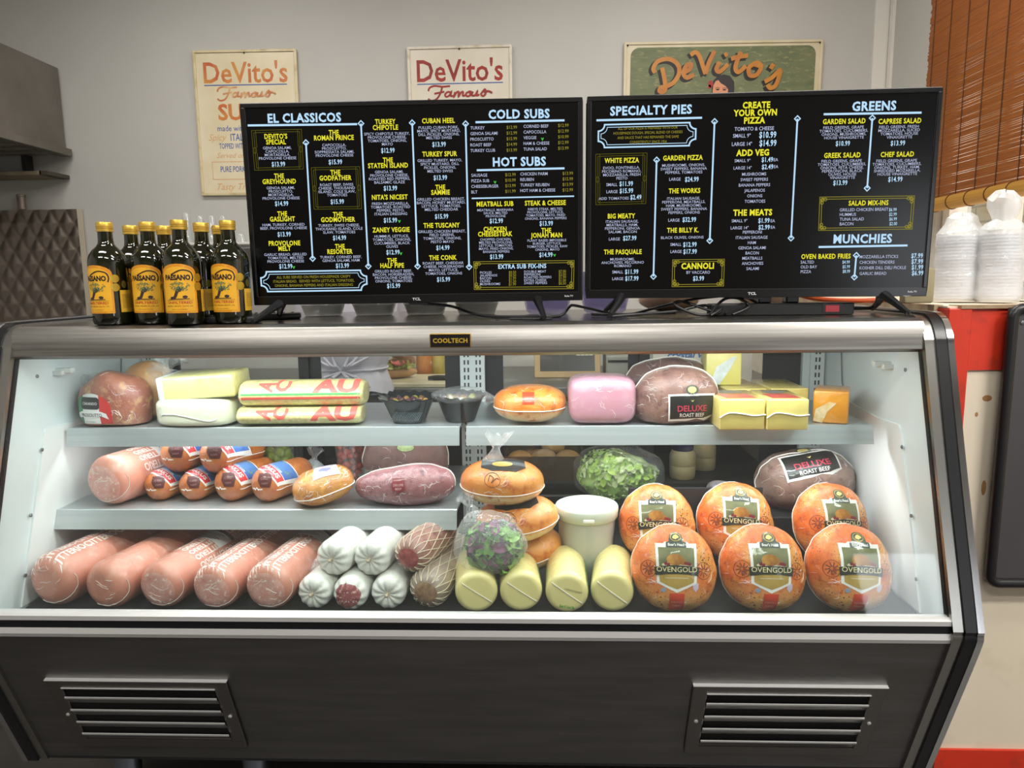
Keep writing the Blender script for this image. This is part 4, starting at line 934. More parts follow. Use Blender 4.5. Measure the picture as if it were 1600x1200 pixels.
for i,(px_,py_,Y,rx,rz,ry,lab) in enumerate(TK):
    p=W(px_,py_,Y); r_=(R(rx),R(ry),R(rz)); s_=(1,1,1.0) if i<3 else (.97,1,1.0)
    o=tk if i==0 else dup(tk,lab,p,r_,scale=s_)
    o.location=p; o.rotation_euler=r_; o['label']=lab
    if i<3: drop(o,ZD)
    else: o.location.z=p.z
ri=thing('black_riser','black step riser tray behind the standing turkeys','riser',(0,0,ZD))
xa,xb=W(982,760,.06).x,W(1330,760,.06).x
MB().box(xa,xb,.063,.13,0,.118).box(W(1175,760,.1).x,xb,.13,.31,0,.118).box(xa,W(1185,760,.1).x,.063,.067,.118,.19).build('riser_box',mat('riser_black','#26282a',.4,coat=.2),ri,bevel=.003,smooth=0)
# ---------------- yellow provolone rolls
PRV=mat('provolone_rind','#e9dc9a',.4,c2='#e4d48c',sc=9,wrap=.25,wsc=30)
def roll(name,r,L,m,rim=.014,n=56,face=None):
    prof=[(.0004,.0005),((r-rim)*.6,.0008),(r-rim,.001)]+[(r-rim+rim*math.sin(a),rim*(1-math.cos(a))+.001) for a in [PI/2*k/12 for k in range(1,13)]]+[(r,L*.5)]+[(r,L-rim)]+[(r-rim+rim*math.cos(a),L-rim+rim*math.sin(a)) for a in [PI/2*k/8 for k in range(1,9)]]+[(.0004,L)]
    return MB().lathe(prof,n,Matrix.Translation((0,0,r))@Matrix.Rotation(R(-90),4,'X'),cap=False)
def fproj(bv,o,e): return proj(bv,o,(1,0,0),(0,0,1),e)   # from the front
def tproj(bv,o,ux,uy,e): return proj(bv,o,ux,uy,e)
t=thing('provolone_roll','x','cheese',(0,0,0),(0,0,0),'yellow provolone rolls on the case floor')
mb=roll('r',.0438,.165,PRV); bv=mb.bvh(); mb.build('cheese_roll',PRV,t,smooth=60)
seam('film_seam',t,bv,[(-.042+.084*k/24,-.02,.075-.06*k/24) for k in range(25)],.0009)
g=Flat().poly([(-.08,-.02),(.09,-.02),(.09,.012),(-.08,.012)]); g.build('green_label_edge',mat('label_green','#5d8a4a',.4,coat=.5),t,tproj(bv,(.1,.09,.05),(0,1,0),(0,0,1),.0006),.008)
P4=((745,-.19,7,'yellow provolone roll at the left end, partly under the salad bag'),(815,-.185,5,'second yellow provolone roll from the left, touching the salad bag'),(886,-.19,-1,'third yellow provolone roll, with printed green lettering on its end'),(956,-.185,-7,'yellow provolone roll at the right end beside the front turkeys'))
for i,(px_,Y,a_,lab) in enumerate(P4):
    x=W(px_,925,Y).x; l_=(x,Y,ZD+.0005); r_=(0,R(0),R(a_))
    o=t if i==0 else dup(t,lab,l_,r_); o.location=l_; o.rotation_euler=r_; o['label']=lab
    if i==2:
        Flat().text('Best if Used By',0,-.030,.006,w=.03,rot=-.15,bold=.02).build('date_lettering',mat('print_green','#2f9a3a',.5),o,fproj(bv,(0,-.1,.046),.0008),.006)
        Flat().text('1105215732007',.012,.004,.004,w=.036,rot=-.25).build('code_lettering',mat('print_grey','#6d6a4e',.5),o,fproj(bv,(0,-.1,.046),.0008),.006)
# ---------------- mortadellas
MORT=mat('mortadella_casing','#c97f69',.38,c2='#d28e79',c3='#dba897',sc=9,wrap=.5,wsc=28); CUT=mat('mortadella_cut','#cf8d80',.4,c2='#dba79b',sc=40,c3='#edd9cf',wrap=.5,wsc=40); MTXT=mat('casing_print','#f3e4de',.4,coat=.6)
def ll_seed(s): return sum(map(ord,s))
def mortadella(name,label,r,L,cut,text,lab,group):
    t=thing(name,label,'cured meat',(0,0,0),(0,0,0),group)
    mb=roll('m',r,L,MORT,rim=r*.55); mb.v=[Vector((v.x*(1+.03*noise.noise(v*20)),v.y,(v.z-r)*(1+.03*noise.noise(v*18))+r)) for v in mb.v]; bv=mb.bvh(); mb.build('casing',MORT,t,smooth=70)
    if cut: Flat().ell(0,0,r*.80,r*.74,30).build('cut_face',CUT,t,fproj(bv,(0,-.1,r*.92),.0009),.008)
    if text:
        ang={'L':-22,'R':26,'T':0}[text]; ca,sa=math.cos(R(ang)),math.sin(R(ang)); n=Vector((sa,0,ca))
        o=Vector((0,L*.5,r))+n*(r+.05); ux=Vector((0,-1,0)) if text!='L' else Vector((0,1,0)); uy=n.cross(ux)
        f=Flat()
        for k in range(5):
            y=(k-2)*r*.34
            for j in range(3): f.text('CITTERIO',-L*.38+j*L*.255,y,r*.22,w=L*.25,bold=.025)
        f.build('printed_lettering',MTXT,t,proj(bv,o,ux,uy,.0007),.012)
    if lab:
        o=Vector((r*.05,L*lab,r*3)); Lb=Flat().rect(-r*.85,r*.75,-.030,.026).build('paper_label',WHITE_L,t,proj(bv,o,(1,0,0),(0,1,0),.0012),.008)
        Flat().rect(-r*.85,r*.75,.015,.026).build('label_band',mat('band_maroon','#5d3a3c',.4),Lb,proj(bv,o,(1,0,0),(0,1,0),.0017),.008)
        g=Flat()
        for k in range(6): g.rect(-r*.6,r*(.3+.1*(k%3)),-.025+k*.006,-.0225+k*.006)
        g.build('label_print',mat('print_slate','#8e8c98',.5),Lb,proj(bv,o,(1,0,0),(0,1,0),.0017),.008)
    seam('film_fold',t,bv,[(r*1.3*math.cos(a),-.01+.03*math.cos(2*a),r+r*1.3*math.sin(a)) for a in [PI*1.35+.75*PI*k/30 for k in range(31)]],.0007)
    rr=random.Random(ll_seed(label))
    for q in range(5):
        a0,x0,z0=rr.uniform(-.7,.7),rr.uniform(-.6,.5)*r,r*(1+rr.uniform(-.5,.6)); seam('film_fold',t,bv,[(x0+math.cos(a0)*.03*k/8,-.05,z0+math.sin(a0)*.03*k/8+.001*math.sin(k)) for k in range(9)],.00045)
    return t
MD=((72,918,-.185,.058,12,0,'L',0,'leftmost mortadella on the case floor with white repeated print along it'),(156,915,-.195,.052,12,0,None,0,'second mortadella from the left on the floor, plain pink casing with clear flap'),
 (242,912,-.19,.0505,11,1,'R',.55,'middle mortadella on the floor with a white paper label and lettering right'),(327,914,-.195,.050,9,1,'L',0,'fourth mortadella from the left on the floor, speckled cut end'),(412,910,-.195,.0515,8,1,'L',.62,'rightmost mortadella on the floor beside the white salamis'))
for px_,py_,Y,r,a_,cut,txt,lab,ll in MD:
    t=mortadella('mortadella',ll,r,.34,cut,txt,lab,'mortadellas on the case floor'); x=W(px_,py_,Y).x
    t.location=(x,Y,ZD+.0006); t.rotation_euler=(0,0,R(-a_)); drop(t,ZD)
t=mortadella('mortadella','large mortadella with white label on the lower shelf left of the hams',.058,.30,1,'R',.52,None); t.location=(W(160,760,-.03).x,-.035,ZL); t.rotation_euler=(0,0,R(-16)); drop(t,ZL)
# ---------------- white salamis, netted salamis
WS=mat('white_mould_casing','#dcdcd6',.75,c2='#cfcdc4',sc=26,bump=.5,bsc=70,wrap=.35,wsc=50); CSAL=mat('cut_salami','#8d3f45',.4,c2='#a5605e',sc=60,c3='#d8b7ae',coat=.5)
def salami(label,L=.24,r=.042,cut=False):
    t=thing('white_salami',label,'cured meat',(0,0,0),(0,0,0),'white mould salamis on the case floor')
    mb=roll('s',r,L,WS,rim=r*.75)
    for i,v in enumerate(mb.v):
        a=math.atan2(v.z-r,v.x); q=math.hypot(v.x,v.z-r)/r; mb.v[i]=Vector((v.x,v.y+(.012*max(0,1-q)**1.5 if not cut else 0)+(.0022*math.sin(a*11) if v.y<.035 else 0)*q,v.z))
    bv=mb.bvh(); mb.build('casing',WS,t,smooth=70)
    if cut:
        n=26; rr=random.Random(5); Flat().poly([((.026+.0022*rr.uniform(-1,1))*math.cos(2*PI*k/n),(.026+.0022*rr.uniform(-1,1))*math.sin(2*PI*k/n)) for k in range(n)]).build('cut_face',CSAL,t,fproj(bv,(0,-.1,r*1.02),.0008),.006)
    else: MB().lathe([(.006,.012),(.003,.004),(.004,-.002),(.001,-.005)],10,Matrix.Translation((0,.004,r))@Matrix.Rotation(R(90),4,'X')@Matrix.Scale(-1,4,(0,0,1))).build('tied_end',mat('tied_paper','#b9a88f',.7),t)
    return t
SL=((484,-.19,-9,0,0,'lower left white salami beside the rightmost mortadella'),(542,-.195,-4,1,0,'lower middle white salami with a red cut face'),(603,-.19,-2,0,0,'lower right white salami beside the netted sausage'),(514,-.165,-11,0,1,'upper left white salami lying across the lower ones'),(574,-.165,-10,0,1,'upper right white salami resting on the lower two'))
for px_,Y,a_,cut,upr,lab in SL:
    t=salami(lab,cut=cut,r=.0395 if upr else .0365); py_=930 if not upr else 878
    t.location=(W(px_,py_,Y).x,Y,ZD+.0006 if not upr else ZD+.0615); t.rotation_euler=(0,0,R(a_))
tag(MB().add([tuple(W(480,890,-.10)),tuple(W(532,820,.0)),tuple(W(545,835,-.02)),tuple(W(500,895,-.12))],[(0,1,2,3)]).build('clear_bag_flap',BAG,smooth=0),'crumpled clear bag flap between the last mortadella and the white salamis','plastic bag')
NET=mat('net_string','#d9cdb4',.7); SOP=mat('soppressata_casing','#8c5a50',.5,c2='#a5776b',c3='#71413c',sc=22,wrap=.4,wsc=40)
def netted(label,L,r,col,face,grp='netted salamis in the case'):
    t=thing('netted_salami',label,'cured meat',(0,0,0),(0,0,0),grp); mb=roll('n',r,L,col,rim=r*.8); bv=mb.bvh(); mb.build('casing',col,t,smooth=70)
    Flat().ell(0,0,r*.58,r*.55,20).build('meat_end',face,t,fproj(bv,(0,-.1,r*.95),.0006),.006)
    def rad(y): 
        e=r*.8; return r if e<y<L-e else r-e+math.sqrt(max(0,e*e-(e-min(y,L-y))**2))
    net=MB()
    for k in range(13):
        for s in (1,-1): net.tube([((rad(y)+.0006)*math.cos(a),y,r+(rad(y)+.0006)*math.sin(a)) for y,a in [(.004+(L-.008)*j/26,2*PI*k/13+s*.055*j+(0)) for j in range(27)]],.0008,4)
    net.build('netting',NET,t,smooth=0); return t
t=netted('upper netted salami in white string net, resting on the lower one',.20,.039,SOP,mat('coarse_red_meat','#8a3437',.45,c2='#b0605a',sc=70,coat=.6)); t.location=(W(637,870,-.16).x,-.165,ZD+.070); t.rotation_euler=(0,0,R(-16))
t=netted('lower netted salami with coarse brown end on the case floor',.26,.042,mat('grey_casing','#8a7869',.6,c2='#a39280',sc=24,wrap=.3),mat('coarse_brown_meat','#7d5f48',.5,c2='#a48366',sc=80)); t.location=(W(664,930,-.185).x,-.185,ZD+.0006); t.rotation_euler=(0,0,R(-11))
# ---------------- turkey loaves lying flat (two-tone, film wrapped)
LOAF=mat('turkey_loaf','#d67219',.42,c2='#dd9640',c3='#b8520f',sc=14,zsplit=(-.012,.016,'#e0c190'),wrap=.5,wsc=34)
def loaf(label,sx,sy,sz,full):
    t=thing('turkey_loaf',label,'turkey',(0,0,0),(0,0,0),None)
    mb=MB().sup(sx,sy,sz,e1=.85,e2=.92,nu=56,nv=32,fn=lump(.035,14,sx*50)); bv=mb.bvh(); mb.build('loaf_body',LOAF,t,smooth=80)
    crease_glints(t,bv,14,int(sx*900),.020,.0003,(sx,sz))
    seam('film_seam',t,bv,[(sx*1.3*math.cos(a),sy*1.3*math.sin(a),-.012) for a in [2*PI*k/50 for k in range(51)]],.0010)
    if full:
        L_=Flat().poly([(-.045,-.015),(-.02,-.03),(.03,-.03),(.05,-.012),(.045,.03),(-.045,.03)]).build('top_label',BLK_L,t,proj(bv,(0,-.01,.2),(1,0,0),(0,1,0),.001),.008)
        Flat().ell(0,-.005,.022,.012).build('label_emblem',GOLDL,L_,proj(bv,(0,-.01,.2),(1,0,0),(0,1,0),.0014),.008)
        Flat().ring(-.018,.010,.0165,.0125,.0009,24).line(crom([(-.026,.008),(-.024,.018),(-.016,.014),(-.02,.006),(-.010,.014),(-.004,.012)],5),.0015).build('printed_stamp',mat('stamp_brown','#4a2d1a',.5),t,proj(bv,(0,-.2,.012),(1,0,0),(0,0,1),.0007),.005)
    return t
t=loaf('turkey loaf with orange tag on the upper shelf beside the pink ham',.085,.07,.042,False); p=W(829,640,.06); t.location=(p.x,.062,ZU+.043); drop(t,ZU)
bb=MB().sup(.085,.07,.042,e1=.85,e2=.92,nu=56,nv=32,fn=lump(.035,14,.085*50)).bvh()
q=Flat().rect(-.013,.013,-.012,.012).build('orange_tag',REDL,t,proj(bb,(-.004,-.2,.020),(1,0,0),(0,0,1),.0009),.006)
Flat().text('OVENGOLD',-.0,.001,.003,w=.018).text('TURKEY',0,-.006,.003,w=.015).build('tag_lettering',mat('tag_pink',''),q,proj(bb,(-.004,-.2,.020),(1,0,0),(0,0,1),.0014),.004)
for (px_,py_,Y,rz,ry,lab) in ((785,752,-.06,0,2,'topmost turkey loaf of the stack right of the lower shelf, with dark top label'),(808,810,-.055,4,-6,'middle turkey loaf of the stack behind the salad bag'),(818,858,-.01,0,-10,'bottom turkey loaf of the stack, mostly hidden behind the cheese rolls')):
    t=loaf(lab,.091,.066,.045,True); t.location=W(px_,py_,Y); t.rotation_euler=(R(4),R(ry),R(rz))
    if 'topmost' in lab: tuft('twisted_film',t,(-.02,.02,.035),.03,(.1,.2,1),7)
# ---------------- roast beefs
BEEF=mat('roast_beef','#6d4940',.45,c2='#8a6456',c3='#54302c',sc=18,wrap=.7,wsc=60); BEEFR=mat('rare_beef','#774048',.4,c2='#925a5c',c3='#5a2a33',sc=24,wrap=.6,wsc=45); PLUM=mat('dark_beef','#5d4240',.45,c2='#7a5a52',sc=26,wrap=.8,wsc=70)
def beef(label,sx,sy,sz,m,lab=None,zl=.6,seed=0,wedge=0):
    t=thing('roast_beef',label,'roast beef',(0,0,0),(0,0,0),None)
    def fn(q):
        if q.z<-sz*zl: q=Vector((q.x,q.y,-sz*zl+(q.z+sz*zl)*.2))
        if wedge: q=Vector((q.x,q.y,q.z*(1+wedge*q.x/sx*.6-.08)))
        return lump(.07,13,seed)(q)*(1+.03*noise.noise(q*40+Vector((seed,0,0))))
    mb=MB().sup(sx,sy,sz,e1=.9,e2=.95,nu=60,nv=40,fn=fn); bv=mb.bvh(); mb.build('meat',m,t,smooth=80)
    crease_glints(t,bv,36,seed+5,.020,.00022,(sx,sz))
    seam('film_seam',t,bv,[(sx*1.4*math.cos(a),-sy*.15,sz*1.4*math.sin(a)) for a in [-.2+3.55*k/40 for k in range(41)]],.0014)
    if lab:
        ox,oz,w,h,rot,tl=lab; ux=Vector((math.cos(rot),0,math.sin(rot))); uz=Vector((-math.sin(rot)*math.cos(tl),math.sin(tl),math.cos(rot)*math.cos(tl))); o=Vector((ox,0,oz))+uz.cross(ux)*-.0+ux.cross(uz)*.2
        P=lambda e: proj(bv,o,ux,uz,e)
        b=Flat().poly([(-w,h),(w,h),(w,-h*.62),(w*.55,-h),(w*.2,-h*.85),(-w*.2,-h),(-w,-h)]).build('label_border',WHITE_L,t,P(.0010),.007)
        Flat().poly([(-w*.93,h*.86),(w*.93,h*.86),(w*.93,-h*.55),(w*.5,-h*.8),(-w*.2,-h*.82),(-w*.93,-h*.84)]).build('label_field',BLK_L,b,P(.0014),.007)
        Flat().text('DELUXE',0,-h*.08,h*.42,w=w*1.25,bold=.02).build('red_lettering',mat('label_crimson','#b3384a',.45),b,P(.0018),.005)
        Flat().text('ROAST BEEF',0,-h*.56,h*.26,w=w*1.05,bold=.01).text("Boar's Head",0,h*.93,h*.17,w=w*.55,bold=.02).build('white_lettering',WHITE_L,b,P(.0020),.005)
        Flat().ell(0,h*1.28,w*.27,h*.38).build('emblem',mat('emblem_green',''),b,P(.0014),.006); Flat().ell(0,h*1.3,w*.18,h*.24).poly([(-w*.08,h*.55),(0,h*.4),(w*.08,h*.55),(0,h*.48)]).build('emblem_gold',mat('emblem_pale_gold',''),b,P(.0019),.005)
    return t
t=beef('larger dark roast beef behind the labelled one on the upper shelf',.112,.06,.078,PLUM,seed=3); p=W(1045,640,.20); t.location=(p.x,.20,ZU); drop(t,ZU)
t=beef('roast beef with black rectangular label standing on the upper shelf',.094,.06,.074,BEEF,(.026,-.020,.052,.029,.03,.2),seed=1); p=W(1055,640,.05); t.location=(p.x,.048,ZU); drop(t,ZU)
t=beef('roast beef with tilted black label lying on the black riser at right',.118,.08,.075,mat('beef_grey_brown','#7a5c50',.45,c2='#94776a',c3='#5b3d38',sc=16,zsplit=(-.035,.012,'#6b2a38'),wrap=.7,wsc=60),(.004,.016,.066,.034,.12,.62),zl=.75,seed=5); p=W(1256,757,.15); t.location=(p.x,.15,.8); t.rotation_euler=(0,R(-4),0); drop(t,ZD+.119)
t=beef('rear roast beef with green garnish sticker on the lower shelf',.105,.05,.080,PLUM,seed=8,zl=.9); p=W(637,740,.12); t.location=(p.x,.125,ZL)
Flat().ell(0,0,.020,.009,16).build('garnish_sticker',mat('sticker_green','#8fa06a',.4,c2='#b9c48f',sc=80,coat=.6),t,proj(MB().sup(.105,.05,.080,e1=.9,e2=.95,fn=lump(.06,13,8)).bvh(),(.005,-.3,.035),(1,0,0),(0,0,1),.002),.006); drop(t,ZL)
t=beef('front roast beef wedge with red tag on the lower shelf',.116,.055,.050,BEEFR,seed=6,zl=.8,wedge=.3); p=W(634,775,.01); t.location=(p.x,.012,ZL); t.rotation_euler=(0,R(-3),0); drop(t,ZL)
bb=MB().sup(.116,.055,.050,e1=.9,e2=.95,fn=lump(.06,13,6)).bvh()
q=Flat().poly([(-.014,.014),(.014,.014),(.014,-.009),(0,-.015),(-.014,-.009)]).build('red_tag',mat('tag_maroon','#7d2a30',.4,coat=.5),t,proj(bb,(-.004,-.3,.014),(1,0,0),(0,0,1),.003),.006)
Flat().text('DELUXE',0,.001,.0045,w=.022).text('BEEF',0,-.0065,.004,w=.014).build('tag_lettering',mat('tag_pale','#d9b7b4',.5),q,proj(bb,(-.004,-.3,.014),(1,0,0),(0,0,1),.0037),.005)
# ---------------- hams on the lower shelf
HAM=mat('smoked_ham','#b4591f',.4,c2='#c9792f',c3='#8d4019',sc=15,lo=.42,hi=.6,wrap=.8,wsc=30,det=7)
t=thing('smoked_ham','x','ham',(0,0,0),(0,0,0),'smoked hams on the lower shelf'); r,L=.041,.19
mb=roll('h',r,L,HAM,rim=r*.92); mb.v=[v+Vector((0,0,0))+Vector((noise.noise(v*22),0,noise.noise(v*19+Vector((3,0,0)))))*.0025 for v in mb.v]; bv=mb.bvh(); mb.build('ham_body',HAM,t,smooth=80)
up45=Vector((.34,-.42,.84)).normalized(); ux=Vector((up45.z,0,-up45.x)).normalized(); uy=up45.cross(ux); o=Vector((0,.078,r))+up45*.15
P=lambda e: proj(bv,o,ux,uy,e)
lb=Flat().poly([(-.037,-.036),(0,-.043),(.037,-.036),(.040,.036),(-.040,.036)]).build('front_label',WHITE_L,t,P(.0008),.006)
Flat().poly([(-.034,-.010),(.034,-.010),(.036,.033),(-.036,.033)]).build('blue_field',mat('label_blue','#4668b5',.4,c2='#5a86b5',c3='#7f9a5a',sc=30,coat=.5),lb,P(.0012),.006)
Flat().poly([(-.033,-.033),(0,-.039),(.033,-.033),(.034,-.012),(-.034,-.012)]).build('red_field',mat('label_scarlet','#c9343a',.4,coat=.5),lb,P(.0012),.006)
Flat().text('KRAKUS',0,-.023,.011,w=.056,bold=.015).text('POLISH HAM',0,-.007,.005,w=.04,bold=.01).build('white_lettering',WHITE_L,lb,P(.0017),.005)
crease_glints(t,bv,0,1)
em=Flat().poly([(-.017,.014),(.009,.016),(.014,.002),(.008,-.016),(-.014,-.015),(-.021,0)]).build('maroon_emblem',mat('emblem_maroon','#5d2c2c',.4,coat=.5),t,proj(bv,(.110,-.105,r+.016),(.80,.60,0),(0,0,1),.0014),.006)
Flat().text('CURED',-.004,.004,.0045,w=.018).text('HAM',-.004,-.006,.0045,w=.013).build('emblem_lettering',mat('emblem_pink','#a98580',.5),em,proj(bv,(.110,-.105,r+.016),(.80,.60,0),(0,0,1),.0020),.005)
seam('film_seam',t,bv,[(-.05+.1*k/30,-.1,r*.72+.002*math.sin(k)) for k in range(31)],.0010)
seam('film_seam',t,bv,[(.06,.02+.15*k/30,r*.72) for k in range(31)],.0009)
HM=((236,-.005,-13,0,'ham at the left end of the bottom row beside the mortadella'),(291,-.005,-12,0,'second ham from the left in the bottom row, under the stacked pair'),(345,-.010,-22,0,'third ham from the left in the bottom row, label tilted right'),(402,-.015,-25,0,'ham at the right end of the bottom row beside the golden turkey'),(262,.015,-20,1,'left ham of the two stacked on top'),(322,.005,-24,1,'right ham of the two stacked on top'))
for i,(px_,Y,a_,tp_,lab) in enumerate(HM):
    l_=(W(px_,730 if tp_ else 775,Y).x,Y,ZL+.0006+(.062 if tp_ else 0)); r_=(0,0,R(a_)); s_=(.84,.8,.86) if i<2 else ((1.04,.86,1.0) if tp_ else (.93,.86,1))
    o=t if i==0 else dup(t,lab,l_,r_,scale=s_); o.location=l_; o.rotation_euler=r_; o['label']=lab; o.scale=s_
t=thing('golden_turkey','golden glazed turkey breast in clear film on the lower shelf','turkey',(W(505,768,.0).x,.0,ZL),(0,R(-14),R(18)))
mb=MB().sup(.070,.06,.040,e1=.9,e2=.9,nu=50,nv=30,fn=lump(.09,20,4)); bv=mb.bvh(); mb.build('turkey_body',mat('golden_glaze','#c4811c',.38,c2='#a8651a',c3='#d99a35',sc=18,wrap=.7,wsc=40),t,smooth=80)
q=Flat().poly([(-.02,-.022),(.04,-.018),(.036,.03),(-.012,.03)]).build('top_label',mat('label_speckled','#c9c0ae',.4,c2='#8f88a5',c3='#a3504a',sc=70),t,proj(bv,(.005,-.1,.15),(1,0,0),(0,.83,.55),.0009,Vector((0,.55,-.83))),.006)
Flat().ell(.01,.004,.014,.007).build('label_emblem',mat('label_slate','#6b6f96',.4),q,proj(bv,(.005,-.1,.15),(1,0,0),(0,.83,.55),.0014,Vector((0,.55,-.83))),.006)
crease_glints(t,bv,40,4,.02,.0004,(.07,.04)); seam('film_seam',t,bv,[(.1*math.cos(a),.1*math.sin(a),-.018) for a in [2*PI*k/50 for k in range(51)]],.0013); drop(t,ZL)
t=thing('foil_wrapped_portion','small clear wrapped portion with foil glints behind the golden turkey','wrapped food',(W(490,745,.13).x,.13,ZL))
MB().sup(.032,.03,.034,(0,0,.036),fn=lump(.15,30,2)).build('wrapped_lump',mat('frosty_wrap','#7d8587',.3,c2='#aab4b6',sc=40,wrap=1,wsc=60),t)
tuft('film_end',t,(0,0,.06),.02,(.3,-.2,1),12); drop(t,ZL)
# ---------------- deli cups with peppers and tomatoes: every piece its own object
DC=film('deli_cup_plastic',tint='#f4f7f6',white=.06,rough=.08,wrinkle=0)
def delicup(label,px_,Y):
    x=W(px_,730,Y).x; t=thing('deli_cup',label,'cup',(x,Y,ZL+.0006))
    MB().lathe([(.030,.001),(.0305,.003),(.041,.118),(.043,.120),(.043,.124),(.0405,.122),(.0295,.004)],32,cap=False).lathe([(.0005,.001),(.030,.001)],32,cap=False).build('cup_wall',DC,t,smooth=50)
    MB().tube([(.042*math.cos(a),.042*math.sin(a),.122) for a in [2*PI*k/32 for k in range(32)]],.0018,6,closed=True).build('rolled_rim',mat('rim_clear_white','#cfd6d6',.25),t)
    return x
def pack(n,R0,R1,z0,z1,rad,seed):
    rr=random.Random(seed); pts=[]; tries=0
    while len(pts)<n and tries<9000:
        tries+=1; h=rr.random(); z=z0+(z1-z0)*h; Rm=R0+(R1-R0)*h-rad; a=rr.uniform(PI,2*PI) if rr.random()<.8 else rr.uniform(0,PI); q=Rm*rr.random()**.25
        p=Vector((q*math.cos(a),q*math.sin(a),z))
        if all((p-o).length>rad*1.62 for o in pts): pts.append(p)
    return pts
x=delicup('tall clear cup of pickled green peppers behind the hams',438,.17); pm=mat('pickled_pepper','#b9c92f',.3,c2='#9db52a',c3='#d3d84a',sc=30,coat=.6); pr=None
for i,p in enumerate(pack(26,.030,.037,.012,.080,.0105,4)):
    if pr is None: pr=o=tag(MB().sup(.0115,.009,.0135,e1=1,fn=lump(.18,60,1),nu=18,nv=12).build('green_pepper',pm),'one pickled green pepper among those in the clear cup','pepper',group='pickled green peppers in the clear cup')
    else: o=pr.copy(); COL.objects.link(o)
    o.location=(x+p.x,.17+p.y,ZL+p.z+.002); o.rotation_euler=(rd.random()*3,rd.random()*3,rd.random()*3)
x=delicup('tall clear cup of red grape tomatoes behind the golden turkey',549,.17); pr=None
for i,p in enumerate(pack(52,.030,.040,.010,.116,.0080,9)):
    if pr is None: pr=o=tag(MB().sup(.0078,.0078,.0098,nu=18,nv=12).build('grape_tomato',mat('tomato_red','#c9351f',.25,c2='#d94f27',sc=3,coat=.4)),'one red grape tomato among those in the clear cup','tomato',group='grape tomatoes in the clear cup')
    else: o=pr.copy(); COL.objects.link(o)
    o.location=(x+p.x,.17+p.y,ZL+p.z+.001); o.rotation_euler=(rd.random()*3,rd.random()*3,rd.random()*3)
# ---------------- upper shelf, left to right
PRS=mat('prosciutto_flesh','#a96b52',.42,c2='#935240',c3='#cda470',sc=13,wrap=.6,wsc=36)
t=thing('prosciutto_ham','prosciutto in clear film with tricolour label at the left of the upper shelf','ham',(W(184,640,.06).x,.062,ZU))
def fnp(q):
    g=.012*math.sin(q.x*70+q.z*40)*max(0,1-abs(q.y)/.06); q=q+q.normalized()*g*.35
    if q.z<-.042: q.z=-.042+(q.z+.042)*.1
    return lump(.07,14,3)(q)
mb=MB().sup(.082,.058,.078,e1=.85,e2=.9,nu=60,nv=40,fn=fnp); bv=mb.bvh(); mb.build('front_lobe',PRS,t,smooth=80)
MB().sup(.070,.05,.082,(.038,.07,.012),e1=.9,nu=50,nv=36,fn=lambda q: lump(.06,16,9)(Vector((q.x,q.y,max(q.z,-.049+.0005*q.z))))).build('rear_lobe',mat('prosciutto_fat','#b88c55',.42,c2='#a67048',c3='#cbad77',sc=12,wrap=.6,wsc=36),t,smooth=80)
crease_glints(t,bv,24,6,.026,.0003,(.08,.078))
P=lambda e: proj(bv,(-.030,-.2,-.002),(1.2,0,0),(0,0,1.2),e)
arc=lambda x0,x1,a: [(x0,-.030)]+[(x,-.002+.030*math.sqrt(max(0,1-(x/.040)**2))) for x in [x0+(x1-x0)*k/8 for k in range(9)]]+[(x1,-.030)]
lb=Flat().poly(arc(-.0405,.0405,0)).build('label_white_field',WHITE_L,t,P(.0008),.006)
Flat().poly(arc(-.0405,-.019,0)).build('label_green_field',mat('flag_green','#2f7d4a',.4,coat=.5),lb,P(.0012),.006)
Flat().poly(arc(.017,.0405,0)).build('label_red_field',mat('flag_red','#c7322f',.4,coat=.5),lb,P(.0012),.006)
Flat().poly(rrect(-.022,.018,-.002,.021,.006)).build('label_black_shield',BLK_L,lb,P(.0016),.006)
Flat().text('CARANDO',-.002,.009,.0052,w=.032).build('shield_lettering',WHITE_L,lb,P(.0020),.005)
Flat().poly([(-.035,-.020),(-.020,-.017),(0,-.0185),(.020,-.015),(.034,-.021),(.030,-.010),(.02,-.006),(0,-.0085),(-.02,-.006),(-.032,-.010)]).build('ribbon',WHITE_L,lb,P(.0020),.005)
Flat().text('PROSCIUTTO',0,-.0128,.0062,w=.043,bold=.01).text('BONELESS',-.003,-.026,.002,w=.02).build('ribbon_lettering',mat('ink_navy','#26304a',.45),lb,P(.0024),.005)
tuft('film_end',t,(.075,.05,.055),.035,(.6,.2,.7),21); tuft('film_end',t,(-.075,.03,.045),.028,(-1,0,.4),22); drop(t,ZU)
t=thing('white_cheese_wheel','pale white cheese piece in film under the yellow cheese slab','cheese',(W(318,640,.07).x,.068,ZU))
mb=MB().sup(.093,.075,.032,e1=.35,e2=.6,nu=60,nv=24,fn=lump(.02,12,2)); bv=mb.bvh(); mb.build('cheese_body',mat('white_cheese','#dedfc8',.4,c2='#d6d8c0',sc=8,wrap=.35,wsc=20),t,smooth=60); crease_glints(t,bv,16,12,.05,.0003,(.093,.03)); seam('film_seam',t,bv,[(-.12+.24*k/30,-.2,-.010+.008*math.sin(k*.2)) for k in range(31)],.0012); drop(t,ZU)
t=thing('cheese_slab','pale yellow cheese slab in film lying tilted on the white cheese','cheese',(W(322,590,.07).x,.065,ZU+.092),(R(3),R(-3),R(0)))
MB().box(-.088,.088,-.05,.05,-.025,.028).build('cheese_body',mat('pale_yellow_cheese','#e0da98',.4,c2='#d9d089',sc=9,c3='#cdbf72',wrap=.3,wsc=30),t,bevel=.006,smooth=50)
